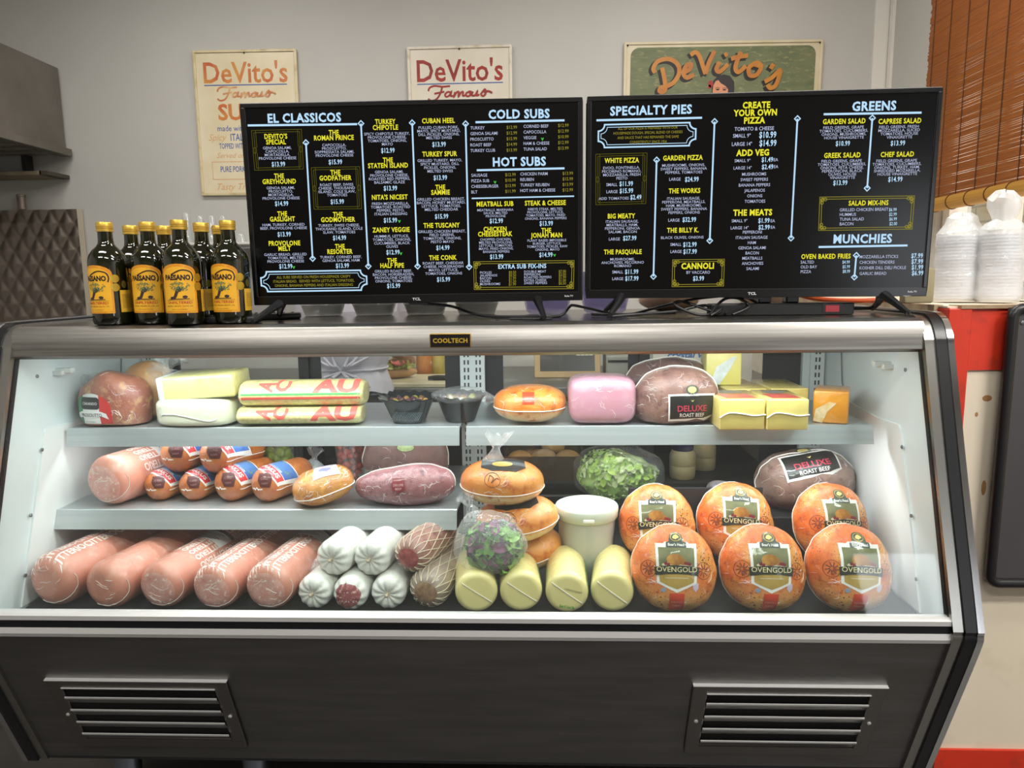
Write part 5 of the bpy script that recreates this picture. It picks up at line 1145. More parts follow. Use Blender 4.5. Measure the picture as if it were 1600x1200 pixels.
MB().box(-.0905,-.074,-.0515,.0515,-.027,.029).build('white_wrap_end',mat('wrap_white','#d9dedd',.35,wrap=.6),t,bevel=.005,smooth=50); tuft('film_end',t,(-.09,.02,.02),.022,(-.6,.1,.7),31)
t.location.z=ZU+.0655+.026
AUC=mat('netted_cheese_wrap','#ddd399',.42,c2='#cfc383',sc=120,lo=.45,hi=.55,wrap=.2,wsc=40,bump=.3,bsc=300)
def au(label,rz,ry,Y,zc,px_,dz=0):
    L=.285; t=thing('provolone_log',label,'cheese',(W(px_,640,Y).x,Y,zc),(0,0,R(2)),None)
    mb=roll('l',.05,L,AUC,rim=.016,n=64); mb.v=[Vector((v.y-L/2,v.x/.05*ry,(v.z-.05)/.05*rz))*(1+.012*noise.noise(v*25)) for v in mb.v]; bv=mb.bvh(); mb.build('log_body',AUC,t,smooth=60)
    n=Vector((0,-.96,.28)); ux=Vector((1,0,0)); uy=n.cross(ux); P=lambda e: proj(bv,n*.2,ux,uy,e,-n)
    g=Flat().text('AU',.082,.0095+dz,.030,w=.105,bold=.05)
    g.text('A',-.075,.010+dz,.034,w=.026,rot=R(75),bold=.045).text('C',-.038,.010+dz,.030,w=.030,rot=R(75),bold=.045)
    g.build('red_lettering',mat('print_coral','#e0625a',.45),t,P(.0007),.006)
    if dz==0: Flat().rect(-.137,.137,-.0125,-.0085).build('green_stripe',mat('print_stripe_green','#57b26a',.45),t,P(.0007),.01)
    if dz==0: Flat().rect(-.137,.137,-.021,-.0165).build('red_stripe',mat('print_stripe_red','#d9584f',.45),t,P(.0007),.01)
    return t
t=au('lower netted provolone log with red letters, cut off by the shelf lip',.0225,.050,.052,0,473,-.014); drop(t,ZU)
t2=au('upper netted provolone log with green and red stripes and large red letters',.0305,.05,.058,0,478); drop(t2,ZU+.0405)
OL=mat('black_bowl','#1d2224',.2,coat=.5)
def bowl(label,px_,Y,r,h,sq,m):
    x=W(px_,640,Y).x; t=thing('serving_bowl',label,'bowl',(x,Y,ZU+.0006))
    def fn(rr,z,a):
        k=1+sq*(abs(math.cos(2*a))**1.0-.4)*.0+(.035*math.cos(16*a) if z>h*.9 else 0)
        s=1/max(abs(math.cos(a)),abs(math.sin(a)))**(sq); return rr*k*s,z+(.0022*math.cos(16*a) if z>h*.9 else 0)
    MB().lathe([(r*.55,0),(r*.6,.003),(r*.92,h*.9),(r*1.08,h),(r*1.08,h+.002),(r*.88,h*.9),(r*.55,.006),(.0006,.006)],64,fn=fn,cap=False).build('bowl_shell',m,t,smooth=50)
    if sq:
        f=MB()
        for k in range(17):
            xx=-.030+k*.0038; f.tube([(xx-.006,-r*.64,.008),(xx,-r*.74,h*.32),(xx+.007,-r*.80,h*.5)],.0008,5)
        f.build('moulded_rib',mat('rib_grey','#5a6468',.3),t)
    return t,x
t,xb_=bowl('black scalloped serving bowl of mixed olives on the upper shelf',640,.070,.062,.058,.55,OL)
cl=[('olive_brown','#7d5a33'),('olive_purple','#4e3038'),('olive_green','#8c8c3a'),('olive_tan','#a3793f')]; pr={}
def olives(x,Y,R_,z,n,seed,where):
    rr=random.Random(seed); pts=[]; tr=0
    while len(pts)<n and tr<4000:
        tr+=1; a=rr.random()*2*PI; q=R_*rr.random()**.5; p=Vector((q*math.cos(a),q*math.sin(a),0))
        if all((p-o).length>.0145 for o in pts): pts.append(p)
    for i,p in enumerate(pts):
        c=cl[rr.randrange(4)]; key=(where,c[0])
        if key not in pr:
            word=c[0].split('_')[1]
            o=pr[key]=tag(MB().sup(.0088,.0075,.0075,nu=16,nv=10).build('olive',mat(c[0],c[1],.25,coat=.5)),'one %s olive on top of %s'%(word,where),'olive',group='%s olives in %s'%(word,where))
        else: o=pr[key].copy(); COL.objects.link(o)
        o.location=(x+p.x,Y+p.y,ZU+z+rr.random()*.003); o.rotation_euler=(rr.random(),rr.random(),rr.random()*6)
olives(xb_,.070,.044,.046,22,2,'the black scalloped bowl')
tag(MB().lathe([(.0006,.012),(.036,.012),(.050,.038),(.0006,.041)],32,cap=False).build('olive_heap',mat('olive_mass','#5a4a2a',.3,c2='#6b6a30',sc=90,coat=.5),loc=(xb_,.070,ZU)),'dark mass of olives filling the black scalloped bowl','olives',kind='stuff')
t,xc_=bowl('smoky clear round bowl of olives under film on the upper shelf',719,.075,.058,.060,0,film('smoky_bowl',tint='#5a5c4c',white=.03,rough=.06,wrinkle=0))
MB().sup(.064,.064,.018,(0,0,.060),e1=1,nu=40,nv=16,fn=lump(.10,40,5)).build('film_cover',CLING,t,smooth=40); tuft('film_end',t,(.06,-.01,.05),.022,(1,-.1,.1),41)
olives(xc_,.075,.040,.050,16,5,'the smoky clear bowl')
tag(MB().lathe([(.0006,.010),(.030,.010),(.046,.042),(.0006,.045)],32,cap=False).build('olive_heap',mat('olive_mass_green','#4f5222',.3,c2='#6e6a2c',c3='#3b2a2a',sc=70,coat=.5),loc=(xc_,.075,ZU)),'green and dark mass of olives filling the smoky clear bowl','olives',kind='stuff')
t=thing('pink_ham','square pink boiled ham in film on the upper shelf','ham',(W(939,632,.055).x,.058,ZU))
mb=MB().sup(.076,.06,.054,e1=.45,e2=.45,nu=56,nv=32,fn=lump(.02,14,3)); bv=mb.bvh(); mb.build('ham_body',mat('pink_boiled_ham','#b98c9e',.4,c2='#bb8490',c3='#c49aa3',sc=9,wrap=.45,wsc=26),t,smooth=80)
crease_glints(t,bv,14,9,.02,.0003,(.076,.054)); seam('film_seam',t,bv,[(-.05+.11*k/30,-.2,.022+.006*math.sin(k*.12)) for k in range(31)],.0010); drop(t,ZU)
AMC=mat('yellow_american_cheese','#e3d07a',.4,c2='#dcc66c',sc=8,c3='#d3b95f',wrap=.35,wsc=28); 
def ablock(label,px0,px1,Y0,Y1,h,ya,front):
    x0,x1=W(px0,645,Y0).x,W(px1,645,Y0).x; w=(x1-x0)/2; t=thing('american_cheese_loaf',label,'cheese',((x0+x1)/2,Y0,ZU+.0008),(0,0,R(ya)),None)
    MB().box(-w,w,0,Y1-Y0,0,h).build('cheese_block',AMC,t,bevel=.003,smooth=50)
    if front:
        MB().tube(crom([(-w-.001,-.001,h*.40),(-w*.6,-.0015,h*.56),(0,-.0018,h*.53),(w*.5,-.0015,h*.47),(w+.001,-.001,h*.50)],6),.0016,6).build('film_knot',mat('film_seam',''),t)
        q=Flat().poly([(-w*.65,.015),(w*.75,.015),(w*.55,.075),(-w*.8,.075)]).build('red_top_label',mat('label_brick','#b9473a',.4,c2='#c9605a',sc=40,coat=.5),t,plane((0,0,h+.0006),(1,0,0),(0,1,0)),.02)
        Flat().ell(0,.10,w*.6,.02).build('grey_emblem',mat('emblem_grey','#7d7a78',.4),q,plane((0,0,h+.0008),(1,0,0),(0,1,0)))
    return t
ablock('left front yellow cheese loaf overhanging the upper shelf edge',1125,1196,-.048,.085,.066,1,True); ablock('right front yellow cheese loaf overhanging the upper shelf edge',1199,1264,-.052,.085,.066,0,True)
ablock('rear left yellow cheese loaf behind the overhanging pair',1133,1198,.10,.26,.066,3,False); ablock('rear right yellow cheese loaf behind the overhanging pair',1203,1262,.10,.26,.066,0,False)
t=thing('swiss_cheese_block','pale yellow cheese block standing upright on the rear cheese loaf','cheese',(W(1126,580,.18).x,.18,ZU+.0675)); MB().box(-.042,.042,-.03,.03,0,.082).build('cheese_block',mat('swiss_yellow','#ded67c',.4,c2='#d6cb6b',sc=10,wrap=.4,wsc=30),t,bevel=.003,smooth=50)
Flat().poly([(-.03,.008),(-.010,.002),(.012,.035),(.030,.070),(.018,.068),(-.018,.045)]).build('crinkled_film_patch',mat('film_patch','#cfd8d8',.2,c2='#e5ecec',sc=60,wrap=1,wsc=80),t,plane((0,-.0309,0),(1,0,0),(0,0,1)),.02)
t=thing('cheddar_block','orange cheddar block turned diagonally at the right end of the upper shelf','cheese',(W(1300,640,.06).x,.064,ZU+.0006),(0,0,R(-24))); MB().box(-.036,.036,-.05,.05,0,.072).build('cheese_block',mat('orange_cheddar','#e39a22',.38,c2='#dc8f1d',sc=9,wrap=.35,wsc=26),t,bevel=.004,smooth=50)
Flat().poly([(-.034,.004),(-.016,.0),(-.006,.026),(.012,.046),(-.004,.048),(-.030,.030)]).build('crinkled_film_patch',mat('film_patch_orange','#dcb673',.2,c2='#efe0c0',sc=50,wrap=1,wsc=80),t,plane((0,-.0508,0),(1,0,0),(0,0,1)),.02)
# ---------------- tub, salad bag, lettuce bag, foil, bottles
t=thing('lidded_tub','round translucent white tub with lid between the turkey loaves and turkeys','tub',(W(917,820,-.01).x,-.0,ZD+.0006))
TUB=film('tub_plastic',tint='#eef0e2',white=.42,rough=.25,wrinkle=0,gloss=.6)
MB().lathe([(.053,0),(.055,.003),(.065,.145),(.066,.152),(.063,.152),(.052,.006),(.0006,.006)],40,cap=False).build('tub_wall',TUB,t,smooth=50)
lid=MB().lathe([(.0006,.166),(.060,.167),(.066,.171),(.069,.170),(.071,.166),(.070,.147),(.067,.143),(.0655,.150)],40,cap=False).build('tub_lid',mat('tub_lid_white','#c6cfbf',.35,sss=.1),t,smooth=40)
MB().box(-.012,.012,-.0725,-.067,.149,.157).build('lid_tab',mat('tub_tab','#f0f1ec',.3),lid,bevel=.002)
MB().lathe([(.0006,.008),(.050,.008),(.058,.098),(.0006,.10)],32,cap=False).build('pickle_contents',mat('pickle_olive','#8d8a4c',.4,c2='#6e7040',sc=30),t)
tag(MB().sup(.036,.035,.03,nu=30,nv=18,fn=lump(.35,40,3)).build('printed_paper_bag',mat('bag_print','#cfd8e2',.5,c2='#8fa5cf',sc=50,lo=.5,hi=.6),loc=(W(852,790,.10).x,.12,.72)),'crumpled white bag with blue print between the turkey loaves and the tub','paper bag')
def leaves(mb_by,center,R_,n,seed,size,fl=1):
    rr=random.Random(seed)
    for k in range(n):
        d=Vector((rr.gauss(0,1),rr.gauss(0,1),rr.gauss(0,1))).normalized(); p=Vector(center)+Vector((d.x*R_[0],d.y*R_[1],d.z*R_[2]))*rr.uniform(.55,.97)
        u=d.cross(Vector((rr.uniform(-1,1),rr.uniform(-1,1),rr.uniform(-1,1)))).normalized(); w=d.cross(u); s=size*rr.uniform(.6,1.3); mb=mb_by[rr.choices(range(len(mb_by)),[m[1] for m in mb_by])[0]][0]
        v=[];f=[]
        for j in range(5):
            y=(j/4-.5)*2; wd=.55*(1-y*y)**.5 if abs(y)<1 else .05
            for i in (-1,0,1): v.append(p+u*s*y+w*s*wd*i+d*s*(.25*abs(i)+.18*math.sin(j*2.3+i*2+k)))
        for j in range(4):
            for i in range(2): f.append((j*3+i,j*3+i+1,(j+1)*3+i+1,(j+1)*3+i))
        mb.add(v,f)
sp=W(764,848,-.14); t=thing('salad_bag','clear bag of mixed salad leaves lying on the left cheese rolls','bag of salad',sp,(0,0,0))
A,B,Cc=MB(),MB(),MB(); leaves([(A,6),(B,3),(Cc,2)],(.010,.0,-.008),(.064,.044,.056),260,5,.018)
A.build('green_leaf',mat('salad_green','#6aa53c',.4,c2='#93c05c',sc=25),t,smooth=60); B.build('purple_leaf',mat('radicchio','#96457a',.4,c2='#6b2f52',sc=25),t,smooth=60); Cc.build('dark_leaf',mat('salad_dark','#3f7030',.4,c2='#5a8848',sc=25),t,smooth=60)
def bagshape(q):
    k=noise.noise(q*16+Vector((5,1,2)))*.16+noise.noise(q*45)*.05; return q*(1+k)
MB().sup(.075,.052,.066,(0,0,0),nu=56,nv=36,fn=bagshape).build('clear_bag',film('salad_bag_film',white=.16,rough=.10,wrinkle=1,wsc=34),t,smooth=50)
tuft('bag_neck',t,(-.03,.01,.055),.022,(-.5,.4,1),51,CLING)
lp_=W(966,738,.235); t=thing('lettuce_bag','large clear bag of shredded green lettuce behind the tub','bag of lettuce',lp_,(0,0,0))
A,B=MB(),MB(); leaves([(A,3),(B,2)],(0,0,0),(.110,.055,.070),900,8,.0115)
for m_ in (A,B):
    for i,v in enumerate(m_.v): m_.v[i]=Vector((v.x,v.y,min(v.z,.058-.5*max(0,v.x-.0)+.0)))
MB().sup(.098,.045,.060,(-.005,.008,-.012),nu=40,nv=24,fn=lump(.15,30,2)).build('lettuce_core',mat('lettuce_pale','#b3cf7a',.5,c2='#9cc05a',sc=40),t)
A.build('lettuce_shred',mat('lettuce_green','#b9d966',.45,c2='#9ec64a',sc=30),t,smooth=60); B.build('pale_shred',mat('lettuce_white_green','#cfe0a0',.45),t,smooth=60)
def lbag(q): return Vector((q.x,q.y,min(q.z,.074-.42*max(0,q.x-.02))))*(1+.08*noise.noise(q*22))
MB().sup(.118,.066,.082,nu=56,nv=34,fn=lbag).build('clear_bag',film('lettuce_bag_film',white=.05,rough=.10,wrinkle=.9,wsc=30),t,smooth=50)
p=W(1126,742,.20); t=thing('foil_ball','small lump wrapped in clear film beside the plastic bottles','wrapped food',p); MB().sup(.034,.03,.024,fn=lump(.15,30,4)).build('wrapped_lump',mat('silver_wrap','#8d8288',.3,c2='#b9b3b8',sc=40,wrap=1,wsc=60),t); drop(t,ZD+.119)
# ================================================================== right side: framed board, bagged cup sleeves
bo=thing('framed_board','dark grey board in a rounded black tube frame on the half wall','board',(1.0,HY-.03,.515))
Wd,Hd=.62,.70
MB().box(.01,Wd-.01,-.004,.012,.01,Hd-.01).build('board_face',mat('board_grey','#4b484a',.35,c2='#434143',sc=2),bo,smooth=0)
rr_=[(x,-.004,y) for x,y in rrect(.012,Wd-.012,.012,Hd-.012,.022,7)]
MB().tube(rr_,.0125,12,closed=True).build('tube_frame',mat('frame_black','#1c1b1d',.35),bo,smooth=60)
MB().lathe([(.005,0),(.005,.002),(.002,.003)],10,Matrix.Translation((.035,-.004,Hd-.045))@Matrix.Rotation(R(90),4,'X')).build('screw',mat('screw_steel',''),bo)
MB().box(.05,.10,.012,.0235,Hd-.12,Hd-.02).box(.5,.55,.012,.0235,Hd-.12,Hd-.02).build('wall_bracket',BLKM,bo,smooth=0)
SLV=film('sleeve_film',white=.42,rough=.12,wrinkle=1,wsc=22); STK=mat('nested_cups','#e2e2e8',.4,c2='#d6d6dc',sc=4)
for px_,Y,r,h,hb,lab,sd in ((1496,.43,.060,.172,.265,'left bagged sleeve of nested cups on the red half wall',1),(1560,.36,.052,.172,.245,'middle bagged sleeve of nested cups with a knotted bag top',2),(1612,.46,.065,.145,.215,'right bagged sleeve of nested cups at the frame edge',3)):
    x=W(px_,440,Y).x; t=thing('cup_sleeve',lab,'cup sleeve',(x,Y,1.2115),(0,0,0),'bagged cup sleeves on the half wall')
    pr_=[(r*.8,.004)]
    n=int(h/.0085)
    for k in range(n): pr_+=[(r*.86,.006+k*.0085),(r*.92,.010+k*.0085),(r*.92,.012+k*.0085),(r*.86,.0135+k*.0085)]
    MB().lathe(pr_+[(r*.8,h)],28).build('nested_cups',STK,t,smooth=30)
    def bf(rr,z,a,h=h,r=r,sd=sd): 
        k=noise.noise(Vector((math.cos(a)*1.7,math.sin(a)*1.7+sd*3,z*14))); return rr*(1+.10*k*min(1,z/.04)),z+.012*k*(z>h*.8)
    prof_=[(r*.9,.0005)]+[(r*(1.0+.03*math.sin(k*1.7)),.01+h*k/14) for k in range(15)]+[(r*.98,h*1.06),(r*.8,h*1.14),(r*(.45 if sd==2 else .66),h*1.2)]
    prof_+=([(r*.55,h*1.27),(r*.72,h*1.38),(r*.70,h*1.50),(r*.4,h*1.60),(.001,h*1.62)] if sd==2 else [(r*.6,h*1.28),(r*.35,h*1.34),(.001,h*1.35)])
    MB().lathe(prof_,44,fn=bf,cap=False).build('clear_bag',SLV,t,smooth=40)
# ================================================================== kitchen seen through the rear doors
ct=thing('prep_counter','long prep counter behind the display case along the back wall','counter',(0,0,0))
CZ=.86
MB().box(-2.2,1.45,1.25,1.97,CZ-.04,CZ).build('counter_top',mat('counter_steel','#8f8f8d',.4,.9),ct,bevel=.004,smooth=0)
MB().box(-2.2,1.45,1.27,1.97,.44,.46).box(-2.2,1.45,1.90,1.97,.0,CZ-.04).box(-2.2,1.45,1.30,1.9,.06,.10).build('lower_shelf',mat('counter_dark','#3a3b3d',.5,.5),ct,smooth=0)
for x in (-2.17,-1.0,-.35,.34,1.40): MB().box(x-.02,x+.02,1.28,1.32,0,CZ-.04).build('leg',mat('counter_leg','#4b4d50',.4,.8),ct,smooth=0)
MB().box(-.95,-.40,1.275,1.29,.10,CZ-.05).build('cabinet_door',mat('cabinet_grey','#4a4b4d',.45,.3),ct,bevel=.004,smooth=0)
MB().box(-2.1,-1.05,1.275,1.29,.10,CZ-.05).build('cabinet_door',mat('cabinet_grey',''),ct,bevel=.004,smooth=0)
MB().box(-.7,-.62,1.262,1.275,.70,.715).build('cabinet_handle',BLKM,ct,smooth=0)
bsx=W(652,600,1.42).x
t=thing('cutting_board','cream cutting board on the prep counter behind the left rear door','cutting board',(bsx,1.42,CZ+.0005)); MB().box(-.17,.25,-.15,.15,0,.016).build('board_slab',mat('board_cream','#cfc6a8',.5,c2='#c3b996',sc=6),t,bevel=.003,smooth=0)
t=thing('sandwich','open sandwich roll with lettuce and tomato on the cutting board','sandwich',(W(622,595,1.44).x,1.44,CZ+.017),(0,0,.3))
MB().sup(.085,.04,.026,(0,0,.024),fn=lump(.06,20,1)).build('bread_roll',mat('sub_roll','#c9a172',.5,c2='#b98a55',sc=12),t)
A=MB(); leaves([(A,1)],(0,0,.05),(.075,.04,.02),70,4,.02); A.build('lettuce',mat('sandwich_lettuce','#c3c974',.45,c2='#a8b350',sc=25),t,smooth=60)
MB().lathe([(.0006,0),(.03,0),(.031,.003),(.03,.006),(.0006,.006)],24,Matrix.Translation((0,-.02,.068))@Matrix.Rotation(R(25),4,'X'),cap=False).build('tomato_slice',mat('tomato_slice','#b8453a',.35,c2='#c9655a',sc=50,coat=.5),t); drop(t,CZ+.0165)
t=thing('kitchen_knife','knife with black handle on the cutting board','knife',(W(690,602,1.36).x,1.36,CZ+.0175),(0,0,.05)); MB().tube([(-.055,0,.010),(-.02,0,.012),(.05,0,.011)],[.009,.011,.010],8).build('handle',BLK,t); MB().prism([(.05,-.002),(.22,-.001),(.20,.028),(.05,.03)],.008,.010,'z').build('blade',STEEL,t,smooth=0); drop(t,CZ+.0165)
for px_,Y,r,h,c,cl_,lab in ((663,1.62,.036,.17,'#c98a4a','#b5651f','orange spice jar on the counter behind the cutting board'),(684,1.66,.034,.16,'#cdb96a','#bba33d','yellow spice jar beside the orange one')):
    t=thing('spice_jar',lab,'jar',(W(px_,580,Y).x,Y,CZ+.0005)); MB().lathe([(r*.9,0),(r,.005),(r,h*.8),(r*.85,h*.86),(r*.85,h*.88)],24).build('jar_body',mat('jar'+c,c,.35,c2=cl_,sc=12),t); MB().lathe([(r*.9,h*.88),(r*.92,h),(r*.8,h+.003)],24).build('jar_lid',mat('jar_lid','#c9c2ae',.4),t)
t=thing('deli_scale','dark deli scale with slanted keypad face on the counter','scale',(W(884,580,1.62).x,1.62,CZ+.0005)); MB().prism([(-.09,0),(.09,0),(.09,.16),(-.02,.16)],-.14,.15,'x').build('scale_body',mat('scale_tan','#a98f62',.45,c2='#9a8158',sc=9),t,bevel=.004,smooth=0)
sl_=Vector((0,.07,.16)).normalized()
Flat().rect(-.115,.125,.03,.155).build('dark_face',mat('scale_face','#2d302e',.3),t,plane((0,-.0905,0),(1,0,0),sl_))
q=Flat()
for i in range(4):
    for j in range(3): q.rect(.045+i*.019,.060+i*.019,.150-j*.018-.012,.150-j*.018)
q.build('key',mat('key_white','#d8d8cc',.4),t,plane((0,-.0915,0),(1,0,0),sl_))
t=thing('printer_box','grey receipt printer box beside the deli scale','printer',(W(968,590,1.66).x,1.66,CZ+.0005)); MB().box(-.07,.07,-.08,.08,0,.09).build('printer_body',mat('printer_grey','#8f8f88',.45),t,bevel=.006,smooth=0); MB().box(-.06,.06,-.083,-.079,.06,.07).build('paper_slot',BLK,t,smooth=0)
MBx=None
for px_,lab in ((945,'glass spice shaker on the printer box'),(962,'dark-filled spice shaker right of the first shaker on the printer box')):
    t=thing('spice_shaker',lab,'shaker',(W(px_,575,1.64).x,1.64,CZ+.0915)); MB().lathe([(.019,0),(.020,.004),(.020,.06),(.017,.065)],20).build('glass_body',mat('shaker'+lab[:4],'#8d8778' if 'glass' in lab else '#4a4038',.2,coat=.5),t); MB().lathe([(.018,.065),(.018,.08),(.012,.085)],20).build('metal_lid',STEEL,t)
t=thing('film_wrap_box','white film wrap carton with blue italic lettering behind the right rear door','carton',(W(1075,585,1.33).x,1.36,CZ+.0005)); MB().box(-.145,.25,-.05,.05,0,.16).build('carton',mat('carton_white','#d5d5ce',.5,c2='#cbcbc2',sc=5),t,bevel=.002,smooth=0)
pl=plane((0,-.0506,0),(1,0,0),(0,0,1)); Flat().text('crystal wrap',.015,.120,.022,w=.205,bold=.035,shear=.25).text('Foodservice Film',.015,.087,.011,w=.14,bold=.02,shear=.2).text('18in x 2000ft  BPA Free',.015,.069,.006,w=.15).build('blue_lettering',mat('carton_blue','#3f6fa8',.45),t,pl)
rp=None; rc=thing('roll_crate','brown cardboard crate of bread rolls on the lower counter shelf','crate',(W(850,720,1.38).x,1.42,.4605))
MB().box(-.17,.17,-.11,-.10,0,.10).box(-.17,.17,.10,.11,0,.10).box(-.17,-.16,-.10,.10,0,.10).box(.16,.17,-.10,.10,0,.10).box(-.16,.16,-.10,.10,0,.008).build('crate_wall',mat('crate_brown','#5d4d3a',.6,c2='#544633',sc=5),rc,smooth=0)
for i,(dx,dy,dz,lab) in enumerate(((-.10,-.05,.10,'left bread roll in the brown crate'),(.0,-.05,.104,'middle bread roll in the brown crate'),(.10,-.05,.10,'right bread roll in the brown crate'),(.04,.05,.13,'rear bread roll heaped on the brown crate'))):
    o=MB().sup(.052,.038,.036,fn=lump(.10,18,i)).build('bread_roll',mat('tan_roll','#c9a46e',.5,c2='#b58a50',sc=10)); tag(o,lab,'bread',group='bread rolls in the crate'); o.location=(rc.location.x+dx,1.42+dy,.46+dz-.02)
CJ=mat('cream_jar','#cfc49a',.4,c2='#c5b98c',sc=6)
for px_,Y,lab in ((1066,1.36,'front cream plastic jar with dark blue lid under the counter'),(1098,1.50,'rear cream plastic jar with pale blue lid under the counter')):
    t=thing('plastic_jar',lab,'jar',(W(px_,740,Y).x,Y,.4605)); MB().lathe([(.048,0),(.052,.006),(.054,.05),(.052,.055),(.054,.06),(.053,.10),(.044,.118),(.040,.12)],28).build('jar_body',CJ,t); MB().lathe([(.043,.118),(.044,.150),(.040,.154)],28).build('jar_lid',mat('lid'+lab[:4],'#2b2d52' if 'front' in lab else '#56618a',.4),t)
# ------------------------------------------------------------------ cook behind the case (only the white shirt back shows below the screens)
pxx=W(546,585,.93).x; pe=thing('person','person seen from behind at the counter in a gathered white shirt and dark trousers','person',(pxx,.93,0))
def skin(name,V,E,RAD,m,parent,lvl=2):
    me=bpy.data.meshes.new(name); me.from_pydata(V,E,[]); o=link(name,me,None,parent,smooth=0)
    s=o.modifiers.new('s','SKIN'); 
    for i,r in enumerate(RAD): me.skin_vertices[0].data[i].radius=(r if isinstance(r,tuple) else (r,r))
    me.skin_vertices[0].data[0].use_root=True
    u=o.modifiers.new('u','SUBSURF'); u.levels=lvl; u.render_levels=lvl
    dg=bpy.context.evaluated_depsgraph_get(); dg.update(); n=bpy.data.meshes.new_from_object(o.evaluated_get(dg)); bpy.data.objects.remove(o)
    return link(name,n,m,parent,smooth=60)
V=[(0,0,.96),(0,.01,1.10),(0,.015,1.26),(0,.01,1.40),(0,.02,1.47),(0,.035,1.53),(0,.04,1.60),(0,.03,1.66),
 (.075,0,.90),(.105,.01,.50),(.105,-.01,.09),(.11,.12,.04),(-.075,0,.90),(-.105,.01,.50),(-.105,-.01,.09),(-.11,.12,.04),
 (.17,.01,1.38),(.14,.13,1.14),(.10,.28,1.02),(.13,.33,1.0),(-.17,.01,1.38),(-.14,.13,1.14),(-.10,.28,1.02),(-.13,.33,1.0)]
E_=[(0,1),(1,2),(2,3),(3,4),(4,5),(5,6),(6,7),(0,8),(8,9),(9,10),(10,11),(0,12),(12,13),(13,14),(14,15),(3,16),(16,17),(17,18),(18,19),(3,20),(20,21),(21,22),(22,23)]
RD=[(.10,.08),(.10,.08),(.14,.10),(.13,.09),.055,.055,(.078,.09),(.07,.08),.065,.058,.042,.038,.065,.058,.042,.038,.055,.042,.032,.028,.055,.042,.032,.028]
body=skin('body',V,E_,RD,mat('skin_tone','#b98468',.5),pe)
for s in (1,-1):      # hands with five fingers resting at the counter
    hb=[(s*.13,.33,1.0),(s*.125,.375,.985)]; VV=list(hb); EE=[(0,1)]; RR=[.028,(.036,.017)]
    for k,(dx,ln) in enumerate(((-.026,.062),(-.009,.072),(.009,.068),(.025,.055))):
        b=len(VV); VV+=[(s*.125+dx,.405,.978),(s*.125+dx*1.1,.405+ln*.55,.966),(s*.125+dx*1.1,.405+ln,.945)]; EE+=[(1,b),(b,b+1),(b+1,b+2)]; RR+=[.0095,.0085,.007]
    b=len(VV); VV+=[(s*.125-s*.036,.365,.975),(s*.125-s*.052,.40,.965)]; EE+=[(1,b),(b,b+1)]; RR+=[.011,.009]
    skin('hand',VV,EE,RR,mat('skin_tone',''),pe)
MB().sup(.088,.098,.105,(0,.02,1.665),fn=lump(.05,20,2),nu=36,nv=24).build('hair',mat('dark_hair','#2a211c',.6,bump=.5,bsc=200),pe)
hd_=MB().sup(.078,.09,.112,(0,.052,1.615),nu=36,nv=24); hd_.sup(.012,.016,.018,(0,.148,1.60),nu=12,nv=8); 
for s in (1,-1): hd_.sup(.012,.018,.028,(s*.080,.045,1.61),nu=12,nv=8)
hd_.build('head',mat('skin_tone',''),pe)
fc=MB()
for s in (1,-1): fc.sup(.011,.006,.007,(s*.03,.133,1.63),nu=12,nv=8)
fc.build('eye',mat('eye_dark','#20191a',.2),pe); MB().sup(.022,.006,.006,(0,.136,1.565),nu=14,nv=8).build('mouth',mat('lip_tone','#96584c',.5),pe)
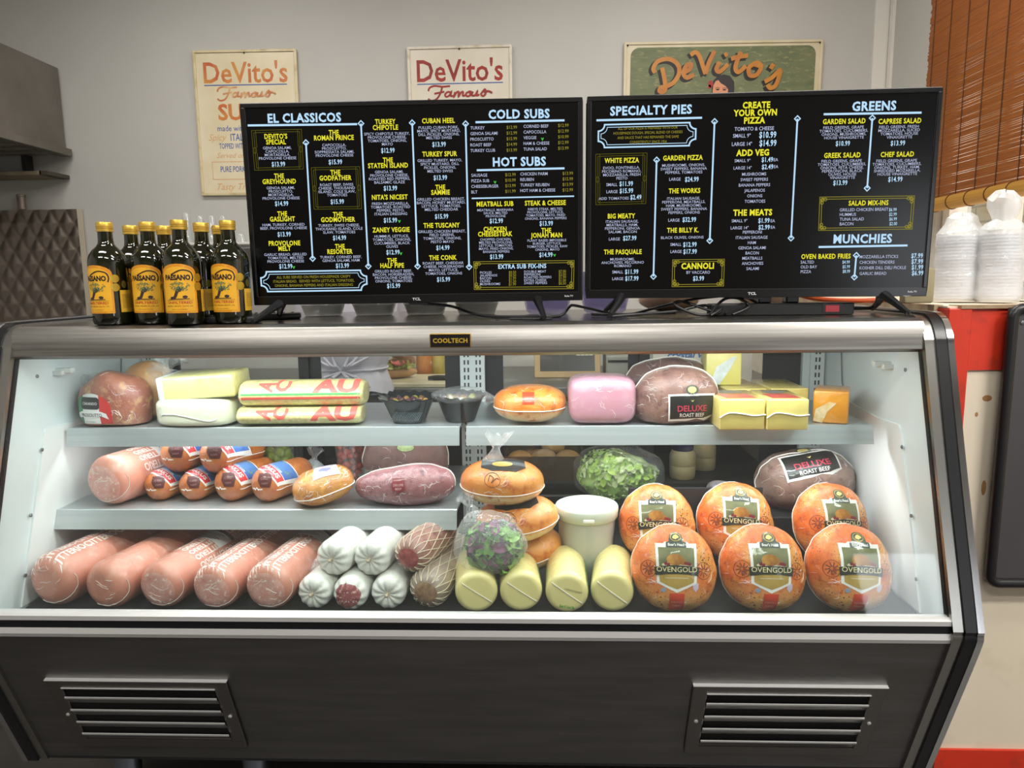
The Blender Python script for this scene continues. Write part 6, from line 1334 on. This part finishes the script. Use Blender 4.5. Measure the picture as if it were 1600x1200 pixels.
# shirt: loft of rings, gathered at the waist by the apron string
v=[];f=[]; N=72; rows=[(1.51,.066,.066),(1.475,.125,.085),(1.435,.18,.10),(1.36,.195,.115),(1.25,.185,.118),(1.15,.172,.118),(1.08,.158,.115),(1.03,.146,.112),(1.0,.134,.108),(.985,.130,.106),(.965,.136,.112),(.93,.150,.124),(.905,.156,.130)]
for j,(z_,a_,b_) in enumerate(rows):
    for i in range(N):
        th=2*PI*i/N; k=1+.035*math.sin(th*13+z_*9)*max(0,1-abs(z_-1.0)/.12)+.02*noise.noise(Vector((math.cos(th)*2,math.sin(th)*2,z_*9)))
        back=max(0,-math.sin(th)); pinch=1-.16*back**3*math.exp(-((z_-.985)/.05)**2)
        v.append((a_*k*math.cos(th),b_*k*pinch*math.sin(th),z_+(.010*math.sin(th*5) if j==len(rows)-1 else 0)))
for j in range(len(rows)-1):
    for i in range(N): f.append((j*N+i,(j+1)*N+i,(j+1)*N+(i+1)%N,j*N+(i+1)%N))
SHT=mat('white_shirt','#d5d2dc',.8,c2='#c9c6d2',sc=7)
MB().add(v,f).build('shirt',SHT,pe,smooth=70)
for s in (1,-1): MB().tube([(s*.15,.005,1.41),(s*.158,.05,1.28),(s*.145,.11,1.17)],[.062,.056,.052],16).build('sleeve',SHT,pe)
fd=MB()
for a_ in (-.9,-.55,-.25,.25,.55,.9): fd.tube([(0,-.098,.985),(a_*.06,-.112,1.0+.012*abs(a_)),(a_*.12,-.108+.02*abs(a_),1.04)],[.004,.006,.003],6)
for a_ in (-.9,-.4,.4,.9): fd.tube([(0,-.098,.982),(a_*.06,-.118,.965),(a_*.11,-.118+.02*abs(a_),.93)],[.004,.006,.003],6)
fd.build('gathered_fold',SHT,pe); MB().tube([(.137*math.cos(t_),.112*math.sin(t_)*(1-.13*max(0,-math.sin(t_))**3),.985) for t_ in [2*PI*k/40 for k in range(40)]],.004,6,closed=True).build('apron_string',SHT,pe)
TRS=mat('dark_trousers','#2a2b30',.8)
MB().sup(.148,.10,.12,(0,0,.84),e1=.7,nu=36,nv=20).build('trouser_seat',TRS,pe)
for s in (1,-1): MB().tube([(s*.075,0,.86),(s*.10,.005,.7),(s*.107,.012,.5),(s*.107,.0,.3),(s*.107,-.008,.07)],[.098,.090,.074,.066,.062],18).build('trouser_leg',TRS,pe); MB().sup(.048,.125,.045,(s*.11,.055,.045),nu=24,nv=12).build('shoe',BLK,pe)
